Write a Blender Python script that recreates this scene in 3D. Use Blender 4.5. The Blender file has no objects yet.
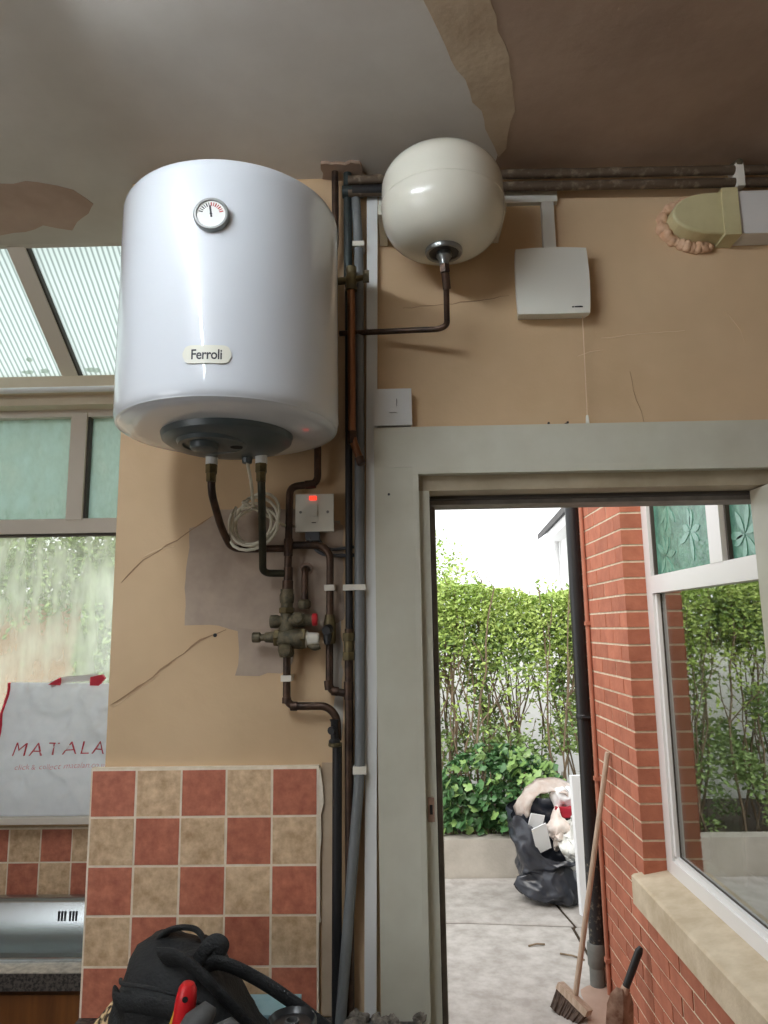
import bpy, bmesh, math, random
from math import sin, cos, pi, radians, sqrt, atan2
from mathutils import Vector, Matrix, noise

random.seed(7)
S = bpy.context.scene
C = S.collection

# ------------------------------------------------------------------ camera
YAW, PITCH, ROLL = radians(-1.2), radians(9.3), radians(-0.85)
EYE = Vector((0, 0, 1.70))
fw = Vector((sin(YAW) * cos(PITCH), cos(YAW) * cos(PITCH), sin(PITCH)))
rt = Vector((cos(YAW), -sin(YAW), 0))
up = rt.cross(fw)
r2 = rt * cos(ROLL) + up * sin(ROLL)
u2 = up * cos(ROLL) - rt * sin(ROLL)
cd = bpy.data.cameras.new('camera')
cd.sensor_fit = 'HORIZONTAL'
cd.sensor_width = 36
cd.lens = 36 * 710 / 768
cd.clip_start = 0.02
cam = bpy.data.objects.new('camera', cd)
C.objects.link(cam)
cam.matrix_world = Matrix(((r2.x, u2.x, -fw.x, EYE.x), (r2.y, u2.y, -fw.y, EYE.y), (r2.z, u2.z, -fw.z, EYE.z), (0, 0, 0, 1)))
S.camera = cam

# ------------------------------------------------------------------ world, sun, added fill lamp, exposure
SKY = 1.9
w = bpy.data.worlds.new('overcast_sky')
S.world = w
w.use_nodes = True
bgn = w.node_tree.nodes['Background']
bgn.inputs[0].default_value = (0.95, 0.975, 1.0, 1)
bgn.inputs[1].default_value = SKY

sd = bpy.data.lights.new('sun', 'SUN')
sd.energy = 2.4
sd.angle = radians(40)
sd.color = (1, 0.96, 0.9)
sun = bpy.data.objects.new('sun', sd)
C.objects.link(sun)
sun.rotation_euler = (radians(38), radians(-28), 0)      # high, from behind the house and the left

ad = bpy.data.lights.new('added_side_fill', 'AREA')      # added fill lamp brightening the room from the unseen left side
ad.shape = 'RECTANGLE'
ad.size, ad.size_y = 1.5, 1.1
ad.energy = 12
ad.color = (0.93, 0.97, 1.0)
al = bpy.data.objects.new('added_side_fill', ad)
C.objects.link(al)
al.location = (-1.985, -0.55, 1.55)
al.rotation_euler = (radians(90), 0, radians(-90))

S.view_settings.view_transform = 'Standard'
S.view_settings.look = 'None'
S.view_settings.exposure = 0.0
S.view_settings.gamma = 1.0
S.view_settings.use_curve_mapping = False
TUBE = 158.0

# ------------------------------------------------------------------ helpers: colours and materials
def lin(c):
    return tuple(((v / 255) / 12.92 if v / 255 <= 0.04045 else ((v / 255 + 0.055) / 1.055) ** 2.4) for v in c) + (1.0,)

MATS = {}
def mat(name, c1, c2=None, scale=8.0, rough=0.6, metal=0.0, bump=0.0, bscale=60.0, detail=4.0, rnd=0.0, spec=0.5, coat=0.0, lo=0.35, hi=0.65, stretch=None, world=False):
    """principled surface, two colours mixed by noise, fine relief, optional per-object variation"""
    m = bpy.data.materials.new(name)
    m.use_nodes = True
    nt = m.node_tree
    N, L = nt.nodes, nt.links
    b = N['Principled BSDF']
    b.inputs['Roughness'].default_value = rough
    b.inputs['Metallic'].default_value = metal
    b.inputs['Specular IOR Level'].default_value = spec
    b.inputs['Coat Weight'].default_value = coat
    b.inputs['Coat Roughness'].default_value = 0.05
    a, c = lin(c1), lin(c2 or c1)
    tc = N.new('ShaderNodeTexCoord')
    src = tc.outputs['Object']
    if world:
        g = N.new('ShaderNodeNewGeometry')
        src = g.outputs['Position']
    if rnd:
        oi = N.new('ShaderNodeObjectInfo')
        vm = N.new('ShaderNodeVectorMath')
        vm.operation = 'MULTIPLY_ADD'
        cmb = N.new('ShaderNodeCombineXYZ')
        for k in range(3):
            L.new(oi.outputs['Random'], cmb.inputs[k])
        vm.inputs[1].default_value = (37, 53, 71)
        L.new(cmb.outputs[0], vm.inputs[0])
        L.new(src, vm.inputs[2])
        src = vm.outputs[0]
    if stretch:
        mp = N.new('ShaderNodeMapping')
        mp.inputs['Scale'].default_value = stretch
        L.new(src, mp.inputs[0])
        src = mp.outputs[0]
    out = None
    if c2:
        n = N.new('ShaderNodeTexNoise')
        n.inputs['Scale'].default_value = scale
        n.inputs['Detail'].default_value = detail
        n.inputs['Roughness'].default_value = 0.6
        L.new(src, n.inputs['Vector'])
        r = N.new('ShaderNodeValToRGB')
        r.color_ramp.elements[0].position = lo
        r.color_ramp.elements[1].position = hi
        r.color_ramp.elements[0].color = a
        r.color_ramp.elements[1].color = c
        L.new(n.outputs['Fac'], r.inputs[0])
        out = r.outputs[0]
    if rnd:
        hs = N.new('ShaderNodeHueSaturation')
        mr = N.new('ShaderNodeMapRange')
        mr.inputs[3].default_value = 1 - rnd
        mr.inputs[4].default_value = 1 + rnd
        L.new(oi.outputs['Random'], mr.inputs[0])
        L.new(mr.outputs[0], hs.inputs['Value'])
        if out:
            L.new(out, hs.inputs['Color'])
        else:
            hs.inputs['Color'].default_value = a
        out = hs.outputs[0]
    if out:
        L.new(out, b.inputs['Base Color'])
    else:
        b.inputs['Base Color'].default_value = a
    if bump:
        n2 = N.new('ShaderNodeTexNoise')
        n2.inputs['Scale'].default_value = bscale
        n2.inputs['Detail'].default_value = 5
        L.new(src, n2.inputs['Vector'])
        bp = N.new('ShaderNodeBump')
        bp.inputs['Strength'].default_value = bump
        bp.inputs['Distance'].default_value = 0.01
        L.new(n2.outputs['Fac'], bp.inputs['Height'])
        L.new(bp.outputs[0], b.inputs['Normal'])
    MATS[name] = m
    return m

def glow(name, c, strength):
    m = bpy.data.materials.new(name)
    m.use_nodes = True
    b = m.node_tree.nodes['Principled BSDF']
    b.inputs['Base Color'].default_value = lin(c)
    b.inputs['Emission Color'].default_value = lin(c)
    b.inputs['Emission Strength'].default_value = strength
    MATS[name] = m
    return m

def sheet_mat(name, trans, tcol, lcol, gloss, rough=0.02, nscale=0, namp=0.3, stretch=(1, 1, 1), bump=0.0, bscale=20, lcol2=None):
    """a pane: see-through share + light-scattering share + mirror share, the scattering uneven by noise"""
    m = bpy.data.materials.new(name)
    m.use_nodes = True
    nt = m.node_tree
    N, L = nt.nodes, nt.links
    N.remove(N['Principled BSDF'])
    out = N['Material Output']
    tr = N.new('ShaderNodeBsdfTransparent')
    tr.inputs[0].default_value = lin(tcol)
    tl = N.new('ShaderNodeBsdfTranslucent')
    tl.inputs[0].default_value = lin(lcol)
    mx = N.new('ShaderNodeMixShader')
    mx.inputs[0].default_value = 1 - trans
    L.new(tr.outputs[0], mx.inputs[1])
    L.new(tl.outputs[0], mx.inputs[2])
    tc = N.new('ShaderNodeTexCoord')
    mp = N.new('ShaderNodeMapping')
    mp.inputs['Scale'].default_value = stretch
    L.new(tc.outputs['Object'], mp.inputs[0])
    if nscale:
        n = N.new('ShaderNodeTexNoise')
        n.inputs['Scale'].default_value = nscale
        n.inputs['Detail'].default_value = 6
        L.new(mp.outputs[0], n.inputs['Vector'])
        mr = N.new('ShaderNodeMapRange')
        mr.inputs[1].default_value, mr.inputs[2].default_value = 0.3, 0.7
        mr.inputs[3].default_value = max(0, 1 - trans - namp)
        mr.inputs[4].default_value = min(1, 1 - trans + namp)
        L.new(n.outputs['Fac'], mr.inputs[0])
        L.new(mr.outputs[0], mx.inputs[0])
        if lcol2:
            r = N.new('ShaderNodeValToRGB')
            r.color_ramp.elements[0].position, r.color_ramp.elements[1].position = 0.35, 0.65
            r.color_ramp.elements[0].color, r.color_ramp.elements[1].color = lin(lcol), lin(lcol2)
            L.new(n.outputs['Fac'], r.inputs[0])
            L.new(r.outputs[0], tl.inputs[0])
    gl = N.new('ShaderNodeBsdfGlossy')
    gl.inputs['Roughness'].default_value = rough
    if bump:
        n2 = N.new('ShaderNodeTexNoise')
        n2.inputs['Scale'].default_value = bscale
        L.new(mp.outputs[0], n2.inputs['Vector'])
        bp = N.new('ShaderNodeBump')
        bp.inputs['Strength'].default_value = bump
        bp.inputs['Distance'].default_value = 0.01
        L.new(n2.outputs['Fac'], bp.inputs['Height'])
        L.new(bp.outputs[0], gl.inputs['Normal'])
        L.new(bp.outputs[0], tl.inputs['Normal'])
    m2 = N.new('ShaderNodeMixShader')
    m2.inputs[0].default_value = gloss
    L.new(mx.outputs[0], m2.inputs[1])
    L.new(gl.outputs[0], m2.inputs[2])
    L.new(m2.outputs[0], out.inputs[0])
    MATS[name] = m
    return m

# ------------------------------------------------------------------ helpers: shapes
def box(bm, x0, x1, y0, y1, z0, z1):
    v = [bm.verts.new(p) for p in ((x0, y0, z0), (x1, y0, z0), (x1, y1, z0), (x0, y1, z0), (x0, y0, z1), (x1, y0, z1), (x1, y1, z1), (x0, y1, z1))]
    for f in ((3, 2, 1, 0), (4, 5, 6, 7), (0, 1, 5, 4), (1, 2, 6, 5), (2, 3, 7, 6), (3, 0, 4, 7)):
        bm.faces.new([v[i] for i in f])
    return v

def bevel(bm, off, seg=2, angle=30):
    es = [e for e in bm.edges if len(e.link_faces) == 2 and e.calc_face_angle(0) > radians(angle)]
    bmesh.ops.bevel(bm, geom=es, offset=off, segments=seg, affect='EDGES', profile=0.5, clamp_overlap=True)

def bbox_bm(x0, x1, y0, y1, z0, z1, bev=0.0, seg=2):
    bm = bmesh.new()
    box(bm, min(x0, x1), max(x0, x1), min(y0, y1), max(y0, y1), min(z0, z1), max(z0, z1))
    if bev:
        bevel(bm, bev, seg)
    return bm

def frame_of(d):
    d = d.normalized()
    a = Vector((0, 0, 1)) if abs(d.z) < 0.9 else Vector((1, 0, 0))
    x = d.cross(a).normalized()
    return x, d.cross(x).normalized(), d

def round_path(pts, rad):
    pts = [Vector(p) for p in pts]
    out = [pts[0]]
    for i in range(1, len(pts) - 1):
        a, p, b = pts[i - 1], pts[i], pts[i + 1]
        ra = min(rad, (p - a).length * 0.48, (b - p).length * 0.48)
        s, e = p + (a - p).normalized() * ra, p + (b - p).normalized() * ra
        if (p - a).normalized().angle((b - p).normalized()) < 0.05:
            out.append(p)
            continue
        for k in range(7):
            t = k / 6
            out.append(s * (1 - t) ** 2 + p * 2 * t * (1 - t) + e * t * t)
    out.append(pts[-1])
    return out

def sweep(bm, pts, r, seg=12, cap=True, flat=1.0, side=None):
    """tube along a list of points; r a number or a list; flat < 1 squashes it to a strap (side = its thin direction)"""
    pts = [Vector(p) for p in pts]
    n = len(pts)
    rr = r if isinstance(r, (list, tuple)) else [r] * n
    t0 = (pts[1] - pts[0]).normalized()
    if side is not None:
        s = Vector(side)
        x = (s - t0 * s.dot(t0)).normalized()
    else:
        x = frame_of(t0)[0]
    rings = []
    for i in range(n):
        t = (pts[min(i + 1, n - 1)] - pts[max(i - 1, 0)]).normalized()
        x = (x - t * x.dot(t)).normalized()
        y = t.cross(x)
        rings.append([bm.verts.new(pts[i] + (x * cos(2 * pi * k / seg) * flat + y * sin(2 * pi * k / seg)) * rr[i]) for k in range(seg)])
    for a, b in zip(rings, rings[1:]):
        for k in range(seg):
            bm.faces.new((a[k], a[(k + 1) % seg], b[(k + 1) % seg], b[k]))
    if cap:
        bm.faces.new(list(reversed(rings[0])))
        bm.faces.new(rings[-1])
    return bm

def tube_bm(pts, r, bend=0.02, seg=12):
    return sweep(bmesh.new(), round_path(pts, bend), r, seg)

def lathe_bm(prof, origin, axis=(0, 0, 1), seg=32, cap=True):
    """profile of (radius, height) turned about an axis through origin"""
    bm = bmesh.new()
    x, y, d = frame_of(Vector(axis))
    o = Vector(origin)
    rings = []
    for r, h in prof:
        if r < 1e-6:
            rings.append([bm.verts.new(o + d * h)])
        else:
            rings.append([bm.verts.new(o + d * h + (x * cos(2 * pi * k / seg) + y * sin(2 * pi * k / seg)) * r) for k in range(seg)])
    for a, b in zip(rings, rings[1:]):
        for k in range(seg):
            p, q = (k + 1) % seg, k
            if len(a) == 1 and len(b) == 1:
                continue
            if len(a) == 1:
                bm.faces.new((a[0], b[p], b[q]))
            elif len(b) == 1:
                bm.faces.new((a[q], a[p], b[0]))
            else:
                bm.faces.new((a[q], a[p], b[p], b[q]))
    if cap:
        if len(rings[0]) > 2:
            bm.faces.new(list(reversed(rings[0])))
        if len(rings[-1]) > 2:
            bm.faces.new(rings[-1])
    bmesh.ops.recalc_face_normals(bm, faces=bm.faces)
    return bm

def cyl_bm(a, b, r, r2=None, seg=16, bev=0.0):
    a, b = Vector(a), Vector(b)
    h = (b - a).length
    rb = r if r2 is None else r2
    prof = [(r, 0), (rb, h)]
    if bev:
        prof = [(r - bev, 0), (r, bev), (rb, h - bev), (rb - bev, h)]
    return lathe_bm(prof, a, b - a, seg)

def plate_bm(pts, plane, a, b):
    """flat outline (list of 2-D points) extruded between a and b; plane 'xz' (a,b are Y), 'xy' (Z), 'yz' (X)"""
    bm = bmesh.new()
    f = {'xz': lambda p, t: (p[0], t, p[1]), 'xy': lambda p, t: (p[0], p[1], t), 'yz': lambda p, t: (t, p[0], p[1])}[plane]
    A = [bm.verts.new(f(p, a)) for p in pts]
    B = [bm.verts.new(f(p, b)) for p in pts]
    bm.faces.new(A)
    bm.faces.new(list(reversed(B)))
    n = len(pts)
    for i in range(n):
        bm.faces.new((A[i], B[i], B[(i + 1) % n], A[(i + 1) % n]))
    bmesh.ops.recalc_face_normals(bm, faces=bm.faces)
    return bm

def ragged(pts, amp, step=0.02, closed=True):
    """subdivide an outline and roughen it"""
    out = []
    n = len(pts)
    for i in range(n if closed else n - 1):
        a, b = Vector(pts[i]), Vector(pts[(i + 1) % n])
        k = max(1, int((b - a).length / step))
        for j in range(k):
            p = a.lerp(b, j / k)
            out.append((p.x + random.uniform(-amp, amp), p.y + random.uniform(-amp, amp)))
    return out

def obj(name, bm, m, parent=None, smooth=False, angle=None):
    """one mesh object, its origin at the middle of its own base"""
    me = bpy.data.meshes.new(name)
    bm.to_mesh(me)
    bm.free()
    return mesh_obj(name, me, m, parent, smooth)

def mesh_obj(name, me, m, parent=None, smooth=False):
    xs = [v.co.x for v in me.vertices]
    ys = [v.co.y for v in me.vertices]
    zs = [v.co.z for v in me.vertices]
    o0 = Vector(((min(xs) + max(xs)) / 2, (min(ys) + max(ys)) / 2, min(zs)))
    me.transform(Matrix.Translation(-o0))
    if m:
        me.materials.append(MATS[m] if isinstance(m, str) else m)
    if smooth:
        me.shade_smooth()
        if smooth != 'all':
            try:
                me.set_sharp_from_angle(angle=radians(40))
            except Exception:
                pass
    o = bpy.data.objects.new(name, me)
    C.objects.link(o)
    put(o, o0, parent)
    return o

def wloc(o):
    p = Vector((0, 0, 0))
    while o:
        p += o.location
        o = o.parent
    return p

def put(o, loc, parent=None):
    o.location = Vector(loc) - (wloc(parent) if parent else Vector((0, 0, 0)))
    if parent:
        o.parent = parent

def inst(src, name, loc, parent=None, rot=None, scale=None, m=None):
    """another object on the same mesh data"""
    o = bpy.data.objects.new(name, src.data)
    C.objects.link(o)
    put(o, loc, parent)
    if rot:
        o.rotation_euler = rot
    if scale:
        o.scale = scale
    return o

def tag(o, label, cat, group=None, kind=None):
    o['label'] = label
    o['category'] = cat
    if group:
        o['group'] = group
    if kind:
        o['kind'] = kind
    return o

def thing(name, label, cat, loc, group=None):
    o = bpy.data.objects.new(name, None)
    C.objects.link(o)
    o.empty_display_size = 0.05
    o.location = loc
    return tag(o, label, cat, group)

def struct(name, bm, m, label=None, smooth=False):
    o = obj(name, bm, m, None, smooth)
    o['kind'] = 'structure'
    if label:
        o['label'] = label
        o['category'] = name.split('_')[0]
    return o

def boxes(*bs):
    bm = bmesh.new()
    for b in bs:
        box(bm, *b)
    return bm

def text_bm(s, size, shear=0.0, extrude=0.0, spacing=1.0, bold=0.0, fit=None, subdiv=0):
    """lettering as a mesh in the XY plane, first letter at the origin; fit = wanted width"""
    cu = bpy.data.curves.new('lettering', 'FONT')
    cu.body = s
    cu.size = size
    cu.shear = shear
    cu.extrude = extrude
    cu.offset = bold
    cu.space_character = spacing
    cu.resolution_u = 3
    o = bpy.data.objects.new('lettering', cu)
    C.objects.link(o)
    dg = bpy.context.evaluated_depsgraph_get()
    dg.update()
    me = bpy.data.meshes.new_from_object(o.evaluated_get(dg))
    bpy.data.objects.remove(o)
    bm = bmesh.new()
    bm.from_mesh(me)
    bpy.data.meshes.remove(me)
    xs = [v.co.x for v in bm.verts]
    x0, wd = min(xs), max(xs) - min(xs)
    k = fit / wd if fit else 1
    for v in bm.verts:
        v.co.x = (v.co.x - x0) * k
    if subdiv:
        bmesh.ops.triangulate(bm, faces=bm.faces)
    return bm

def remap(bm, f):
    for v in bm.verts:
        v.co = Vector(f(v.co.x, v.co.y, v.co.z))
    bmesh.ops.recalc_face_normals(bm, faces=bm.faces)
    return bm

def fbm(p, s=1.0, o=3):
    return noise.fractal(Vector(p) * s, 1.0, 2.0, o)

# ------------------------------------------------------------------ materials
mat('wall_paint', (216, 187, 149), (197, 167, 130), 2.2, 0.75, bump=0.12, bscale=30, world=True, lo=0.3, hi=0.7)
mat('bare_plaster', (186, 168, 150), (164, 146, 130), 9, 0.85, bump=0.15, bscale=40)
mat('brown_plaster', (174, 150, 130), (148, 124, 106), 2.2, 0.85, bump=0.12, bscale=25, detail=6)
mat('pink_plaster', (186, 160, 144), (170, 144, 128), 5, 0.85, bump=0.1)
mat('tan_plaster', (196, 176, 150), (176, 154, 128), 7, 0.85, bump=0.1)
mat('ceiling_paint', (208, 202, 193), (188, 180, 170), 1.7, 0.8, bump=0.08, bscale=20, detail=6)
mat('crack', (160, 130, 100), None, rough=0.9)
mat('crack_pale', (222, 196, 160), None, rough=0.9)
mat('room_wall', (158, 136, 112), (146, 124, 102), 2, 0.8)
mat('floor', (92, 84, 78), (74, 68, 62), 5, 0.6)
mat('cream_gloss', (206, 204, 188), (192, 188, 170), 6, 0.4, bump=0.04, bscale=12, lo=0.3, hi=0.75)
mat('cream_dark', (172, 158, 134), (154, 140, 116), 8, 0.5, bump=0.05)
mat('gasket', (66, 60, 54), None, rough=0.7)
mat('weather_strip', (142, 134, 126), (118, 110, 104), 20, 0.6)
mat('white_enamel', (212, 216, 220), None, rough=0.30, spec=0.3, coat=1.0)
mat('enamel_cream', (226, 222, 206), (220, 215, 198), 5, 0.22, coat=0.3)
mat('grey_plastic', (80, 90, 92), (70, 80, 82), 6, 0.35)
mat('black_hole', (10, 10, 10), None, rough=0.9)
mat('white_plastic', (226, 226, 222), None, rough=0.38)
mat('white_plastic_warm', (222, 220, 208), None, rough=0.4)
mat('steel_grey', (150, 152, 150), (130, 132, 130), 14, 0.3, metal=0.8)
mat('dial_face', (232, 232, 226), None, rough=0.4)
mat('ink_black', (26, 26, 28), None, rough=0.5)
mat('ink_red', (178, 44, 40), None, rough=0.5)
mat('badge_cream', (222, 220, 204), None, rough=0.35)
mat('copper_old', (92, 70, 56), (54, 44, 38), 22, 0.45, metal=0.6, bump=0.05)
mat('copper_bright', (176, 122, 88), (112, 80, 60), 14, 0.32, metal=0.9, stretch=(1, 1, 0.15))
mat('copper_green', (66, 62, 46), (46, 48, 38), 26, 0.5, metal=0.5)
mat('pipe_dark', (44, 40, 40), (30, 30, 32), 20, 0.5, metal=0.2)
mat('pipe_teal', (52, 62, 60), (40, 44, 44), 24, 0.5, metal=0.3)
mat('pipe_grey', (120, 122, 122), (104, 107, 108), 8, 0.45)
mat('brass_old', (118, 104, 70), (84, 76, 54), 40, 0.45, metal=0.6, bump=0.1)
mat('brass_dirty', (116, 106, 82), (72, 68, 54), 60, 0.6, metal=0.4, bump=0.15)
mat('clip_white', (222, 216, 202), None, rough=0.5)
mat('painted_pipe', (92, 76, 60), (150, 134, 112), 45, 0.6, metal=0.2, bump=0.15, lo=0.52, hi=0.72)
mat('red_cap', (190, 44, 50), None, rough=0.4)
mat('cable_white', (216, 210, 190), None, rough=0.45)
mat('cable_grey', (84, 86, 90), None, rough=0.5)
mat('cord', (226, 200, 168), None, rough=0.7)
mat('foam', (228, 192, 160), (206, 164, 130), 30, 0.9, bump=0.5, bscale=50)
mat('duct_beige', (206, 196, 152), (190, 178, 134), 7, 0.45)
mat('duct_white', (214, 210, 204), None, rough=0.4)
mat('tile_red', (206, 130, 102), (166, 92, 70), 45, 0.5, bump=0.25, bscale=45, rnd=0.05, lo=0.28, hi=0.72)
mat('tile_tan', (232, 204, 166), (184, 148, 110), 45, 0.5, bump=0.25, bscale=45, rnd=0.06, lo=0.32, hi=0.72)
mat('grout', (244, 232, 212), (230, 216, 192), 40, 0.85, bump=0.2)
mat('worktop', (92, 86, 80), (36, 34, 34), 130, 0.35, detail=2, lo=0.42, hi=0.6)
mat('worktop_edge', (196, 188, 174), (150, 142, 130), 60, 0.4)
mat('cabinet_wood', (122, 76, 34), (96, 56, 24), 4, 0.4, stretch=(9, 9, 0.8))
mat('sink_steel', (186, 192, 194), None, rough=0.24, metal=0.92, bump=0.02, bscale=200)
mat('upvc', (226, 226, 226), None, rough=0.3)
mat('upvc_inside', (222, 214, 202), None, rough=0.35)
mat('beam_cream', (226, 214, 192), (214, 200, 176), 4, 0.5)
mat('tote_fabric', (244, 246, 250), (236, 238, 243), 30, 0.5, bump=0.15, bscale=90)
mat('tote_red', (206, 30, 58), None, rough=0.5)
mat('tote_print', (186, 44, 66), (206, 110, 120), 60, 0.6, lo=0.4, hi=0.62)
mat('tote_print_pale', (218, 128, 140), (228, 172, 180), 60, 0.6, lo=0.4, hi=0.62)
mat('bag_black', (34, 36, 37), (24, 25, 26), 20, 0.72, bump=0.35, bscale=160)
mat('bag_web', (40, 42, 43), (28, 30, 31), 40, 0.75, bump=0.5, bscale=220)
mat('handle_red', (206, 30, 36), None, rough=0.35)
mat('handle_yellow', (222, 172, 44), None, rough=0.4)
mat('grey_rubber', (84, 84, 84), (66, 66, 66), 30, 0.7)
mat('reel_black', (30, 33, 36), None, rough=0.3)
mat('blue_plastic', (150, 186, 192), (126, 168, 178), 20, 0.5)
mat('spotted_cloth', (226, 196, 148), (58, 42, 30), 75, 0.8, detail=1, lo=0.5, hi=0.6)
mat('rubble', (140, 132, 120), (96, 90, 82), 50, 0.95, bump=0.6, bscale=70)
mat('brick', (186, 116, 90), (158, 92, 70), 12, 0.85, bump=0.25, bscale=50, rnd=0.13, lo=0.25, hi=0.75)
mat('mortar', (228, 214, 190), (206, 190, 166), 30, 0.95, bump=0.3)
mat('stone_sill', (206, 192, 168), (184, 168, 142), 9, 0.9, bump=0.2, bscale=60)
mat('concrete', (188, 183, 178), (160, 154, 148), 11, 0.9, bump=0.4, bscale=40, detail=8, rnd=0.03)
mat('concrete_wall', (190, 184, 174), (172, 166, 156), 5, 0.9, bump=0.2)
mat('soil', (70, 56, 42), (46, 38, 28), 20, 0.95, bump=0.5)
mat('downpipe_black', (20, 21, 24), (28, 28, 30), 10, 0.4)
mat('downpipe_worn', (34, 34, 36), (120, 112, 98), 50, 0.7, lo=0.55, hi=0.75)
mat('downpipe_grey', (116, 118, 114), (96, 98, 94), 12, 0.7)
mat('conduit_brown', (176, 112, 88), (158, 98, 76), 12, 0.7)
mat('broom_wood', (192, 172, 154), (168, 146, 126), 10, 0.7, stretch=(8, 8, 1))
mat('bristle', (92, 76, 66), (66, 54, 48), 40, 0.9)
mat('rust', (192, 164, 144), (128, 88, 68), 18, 0.7, metal=0.2, bump=0.2)
mat('shovel_black', (24, 25, 27), None, rough=0.4)
mat('refuse_black', (52, 56, 66), (40, 43, 50), 12, 0.3, spec=0.6)
mat('paper_white', (236, 238, 240), None, rough=0.6)
mat('film_white', (236, 238, 236), (222, 224, 218), 20, 0.3)
mat('sack_paper', (242, 234, 228), (226, 210, 200), 14, 0.6)
mat('sack_red', (168, 26, 48), None, rough=0.5)
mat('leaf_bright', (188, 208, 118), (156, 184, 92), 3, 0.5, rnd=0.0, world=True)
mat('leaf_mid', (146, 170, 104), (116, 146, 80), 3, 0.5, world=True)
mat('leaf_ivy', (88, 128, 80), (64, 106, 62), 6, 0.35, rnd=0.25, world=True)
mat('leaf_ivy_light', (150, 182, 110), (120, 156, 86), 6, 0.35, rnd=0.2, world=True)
mat('twig', (142, 124, 102), (110, 94, 76), 20, 0.85)
mat('render_white', (238, 238, 236), None, rough=0.8)
mat('far_brick', (214, 168, 138), (198, 148, 120), 6, 0.9)
mat('roof_slate', (92, 90, 88), (74, 72, 72), 12, 0.8)
mat('curtain', (216, 206, 188), (200, 188, 168), 8, 0.8)
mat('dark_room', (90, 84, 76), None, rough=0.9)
mat('teal_glass', (104, 156, 136), (72, 118, 104), 18, 0.25, bump=0.4, bscale=40)
mat('teal_leaf', (124, 176, 158), (88, 136, 120), 14, 0.2)
glow('neon_red', (255, 60, 40), 1.6)
glow('tube_light', (236, 245, 255), TUBE)
sheet_mat('dirt_moss', 0.0, (255, 255, 255), (196, 202, 192), 0.0)
sheet_mat('poly_sheet', 0.20, (236, 242, 240), (250, 252, 250), 0.03, rough=0.2)
def add_stripes(m, pitch, c1, c2):
    """the sheet's own webs: fine darker lines along its length"""
    nt = MATS[m].node_tree
    N, L = nt.nodes, nt.links
    tl = [n for n in N if n.type == 'BSDF_TRANSLUCENT'][0]
    tc = [n for n in N if n.type == 'TEX_COORD'][0]
    wv = N.new('ShaderNodeTexWave')
    wv.wave_type, wv.bands_direction = 'BANDS', 'X'
    wv.inputs['Scale'].default_value = 0.314159 / pitch
    wv.inputs['Distortion'].default_value = 0.4
    r = N.new('ShaderNodeValToRGB')
    r.color_ramp.elements[0].position, r.color_ramp.elements[1].position = 0.1, 0.55
    r.color_ramp.elements[0].color, r.color_ramp.elements[1].color = lin(c1), lin(c2)
    L.new(tc.outputs['Object'], wv.inputs['Vector'])
    L.new(wv.outputs['Color'], r.inputs[0])
    L.new(r.outputs[0], tl.inputs[0])
add_stripes('poly_sheet', 0.0165, (164, 174, 170), (226, 234, 231))
sheet_mat('frosted_green', 0.20, (236, 242, 236), (164, 184, 172), 0.04, rough=0.2, nscale=14, namp=0.15, stretch=(1, 1, 0.6), bump=0.5, bscale=30, lcol2=(192, 210, 204))
sheet_mat('misted_glass', 0.70, (252, 254, 250), (236, 242, 228), 0.04, rough=0.1, nscale=9, namp=0.2, stretch=(2.0, 1, 0.6))
sheet_mat('clear_glass', 0.95, (225, 235, 228), (200, 210, 205), 0.50, rough=0.0)

def let_through(m, share, col):
    """woven plastic: part of the light passes through"""
    nt = MATS[m].node_tree
    N, L = nt.nodes, nt.links
    b = N['Principled BSDF']
    tl = N.new('ShaderNodeBsdfTranslucent')
    tl.inputs[0].default_value = lin(col)
    mx = N.new('ShaderNodeMixShader')
    mx.inputs[0].default_value = share
    L.new(b.outputs[0], mx.inputs[1])
    L.new(tl.outputs[0], mx.inputs[2])
    L.new(mx.outputs[0], N['Material Output'].inputs[0])
let_through('tote_fabric', 0.42, (244, 247, 252))

# ================================================================== THE SETTING
WY = 1.64          # inner face of the door wall
CZ = 2.83          # ceiling
OUT = -0.12        # ground outside

struct('floor', boxes((-2.1, 1.6, -2.3, 1.9, -0.10, 0.0), (-2.1, -0.5, 1.9, 2.6, -0.10, 0.0)), 'floor')
ceil = struct('ceiling', boxes((-2.1, 1.6, -2.3, 1.91, CZ, CZ + 0.12)), 'ceiling_paint')
wall = struct('wall_front', boxes((-0.665, 0.035, WY, 1.90, 0, CZ), (0.035, 0.985, WY, 1.90, 2.07, CZ), (0.985, 1.6, WY, 1.90, 0, CZ),
                                  (-0.665, -0.50, 1.90, 2.50, 0, 2.80)), 'wall_paint')
struct('wall_left', boxes((-2.1, -2.0, -2.3, -1.35, 0, CZ), (-2.1, -2.0, 0.25, 2.5, 0, CZ), (-2.1, -2.0, -1.35, 0.25, 0, 0.95), (-2.1, -2.0, -1.35, 0.25, 2.15, CZ)), 'room_wall')
struct('wall_right', boxes((1.5, 1.6, -2.3, WY, 0, CZ)), 'room_wall')
struct('wall_back', boxes((-2.0, 1.5, -2.3, -2.2, 0, CZ)), 'room_wall')
w3 = struct('window_added', boxes((-2.08, -2.02, -1.35, 0.25, 0.95, 1.01), (-2.08, -2.02, -1.35, 0.25, 2.09, 2.15), (-2.08, -2.02, -1.35, -1.29, 1.01, 2.09), (-2.08, -2.02, 0.19, 0.25, 1.01, 2.09)), 'upvc_inside')  # unseen window, added as an opening for the side fill lamp
obj('mullion', bbox_bm(-2.08, -2.02, -0.58, -0.52, 1.0101, 2.0899), 'upvc_inside', w3)

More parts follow.
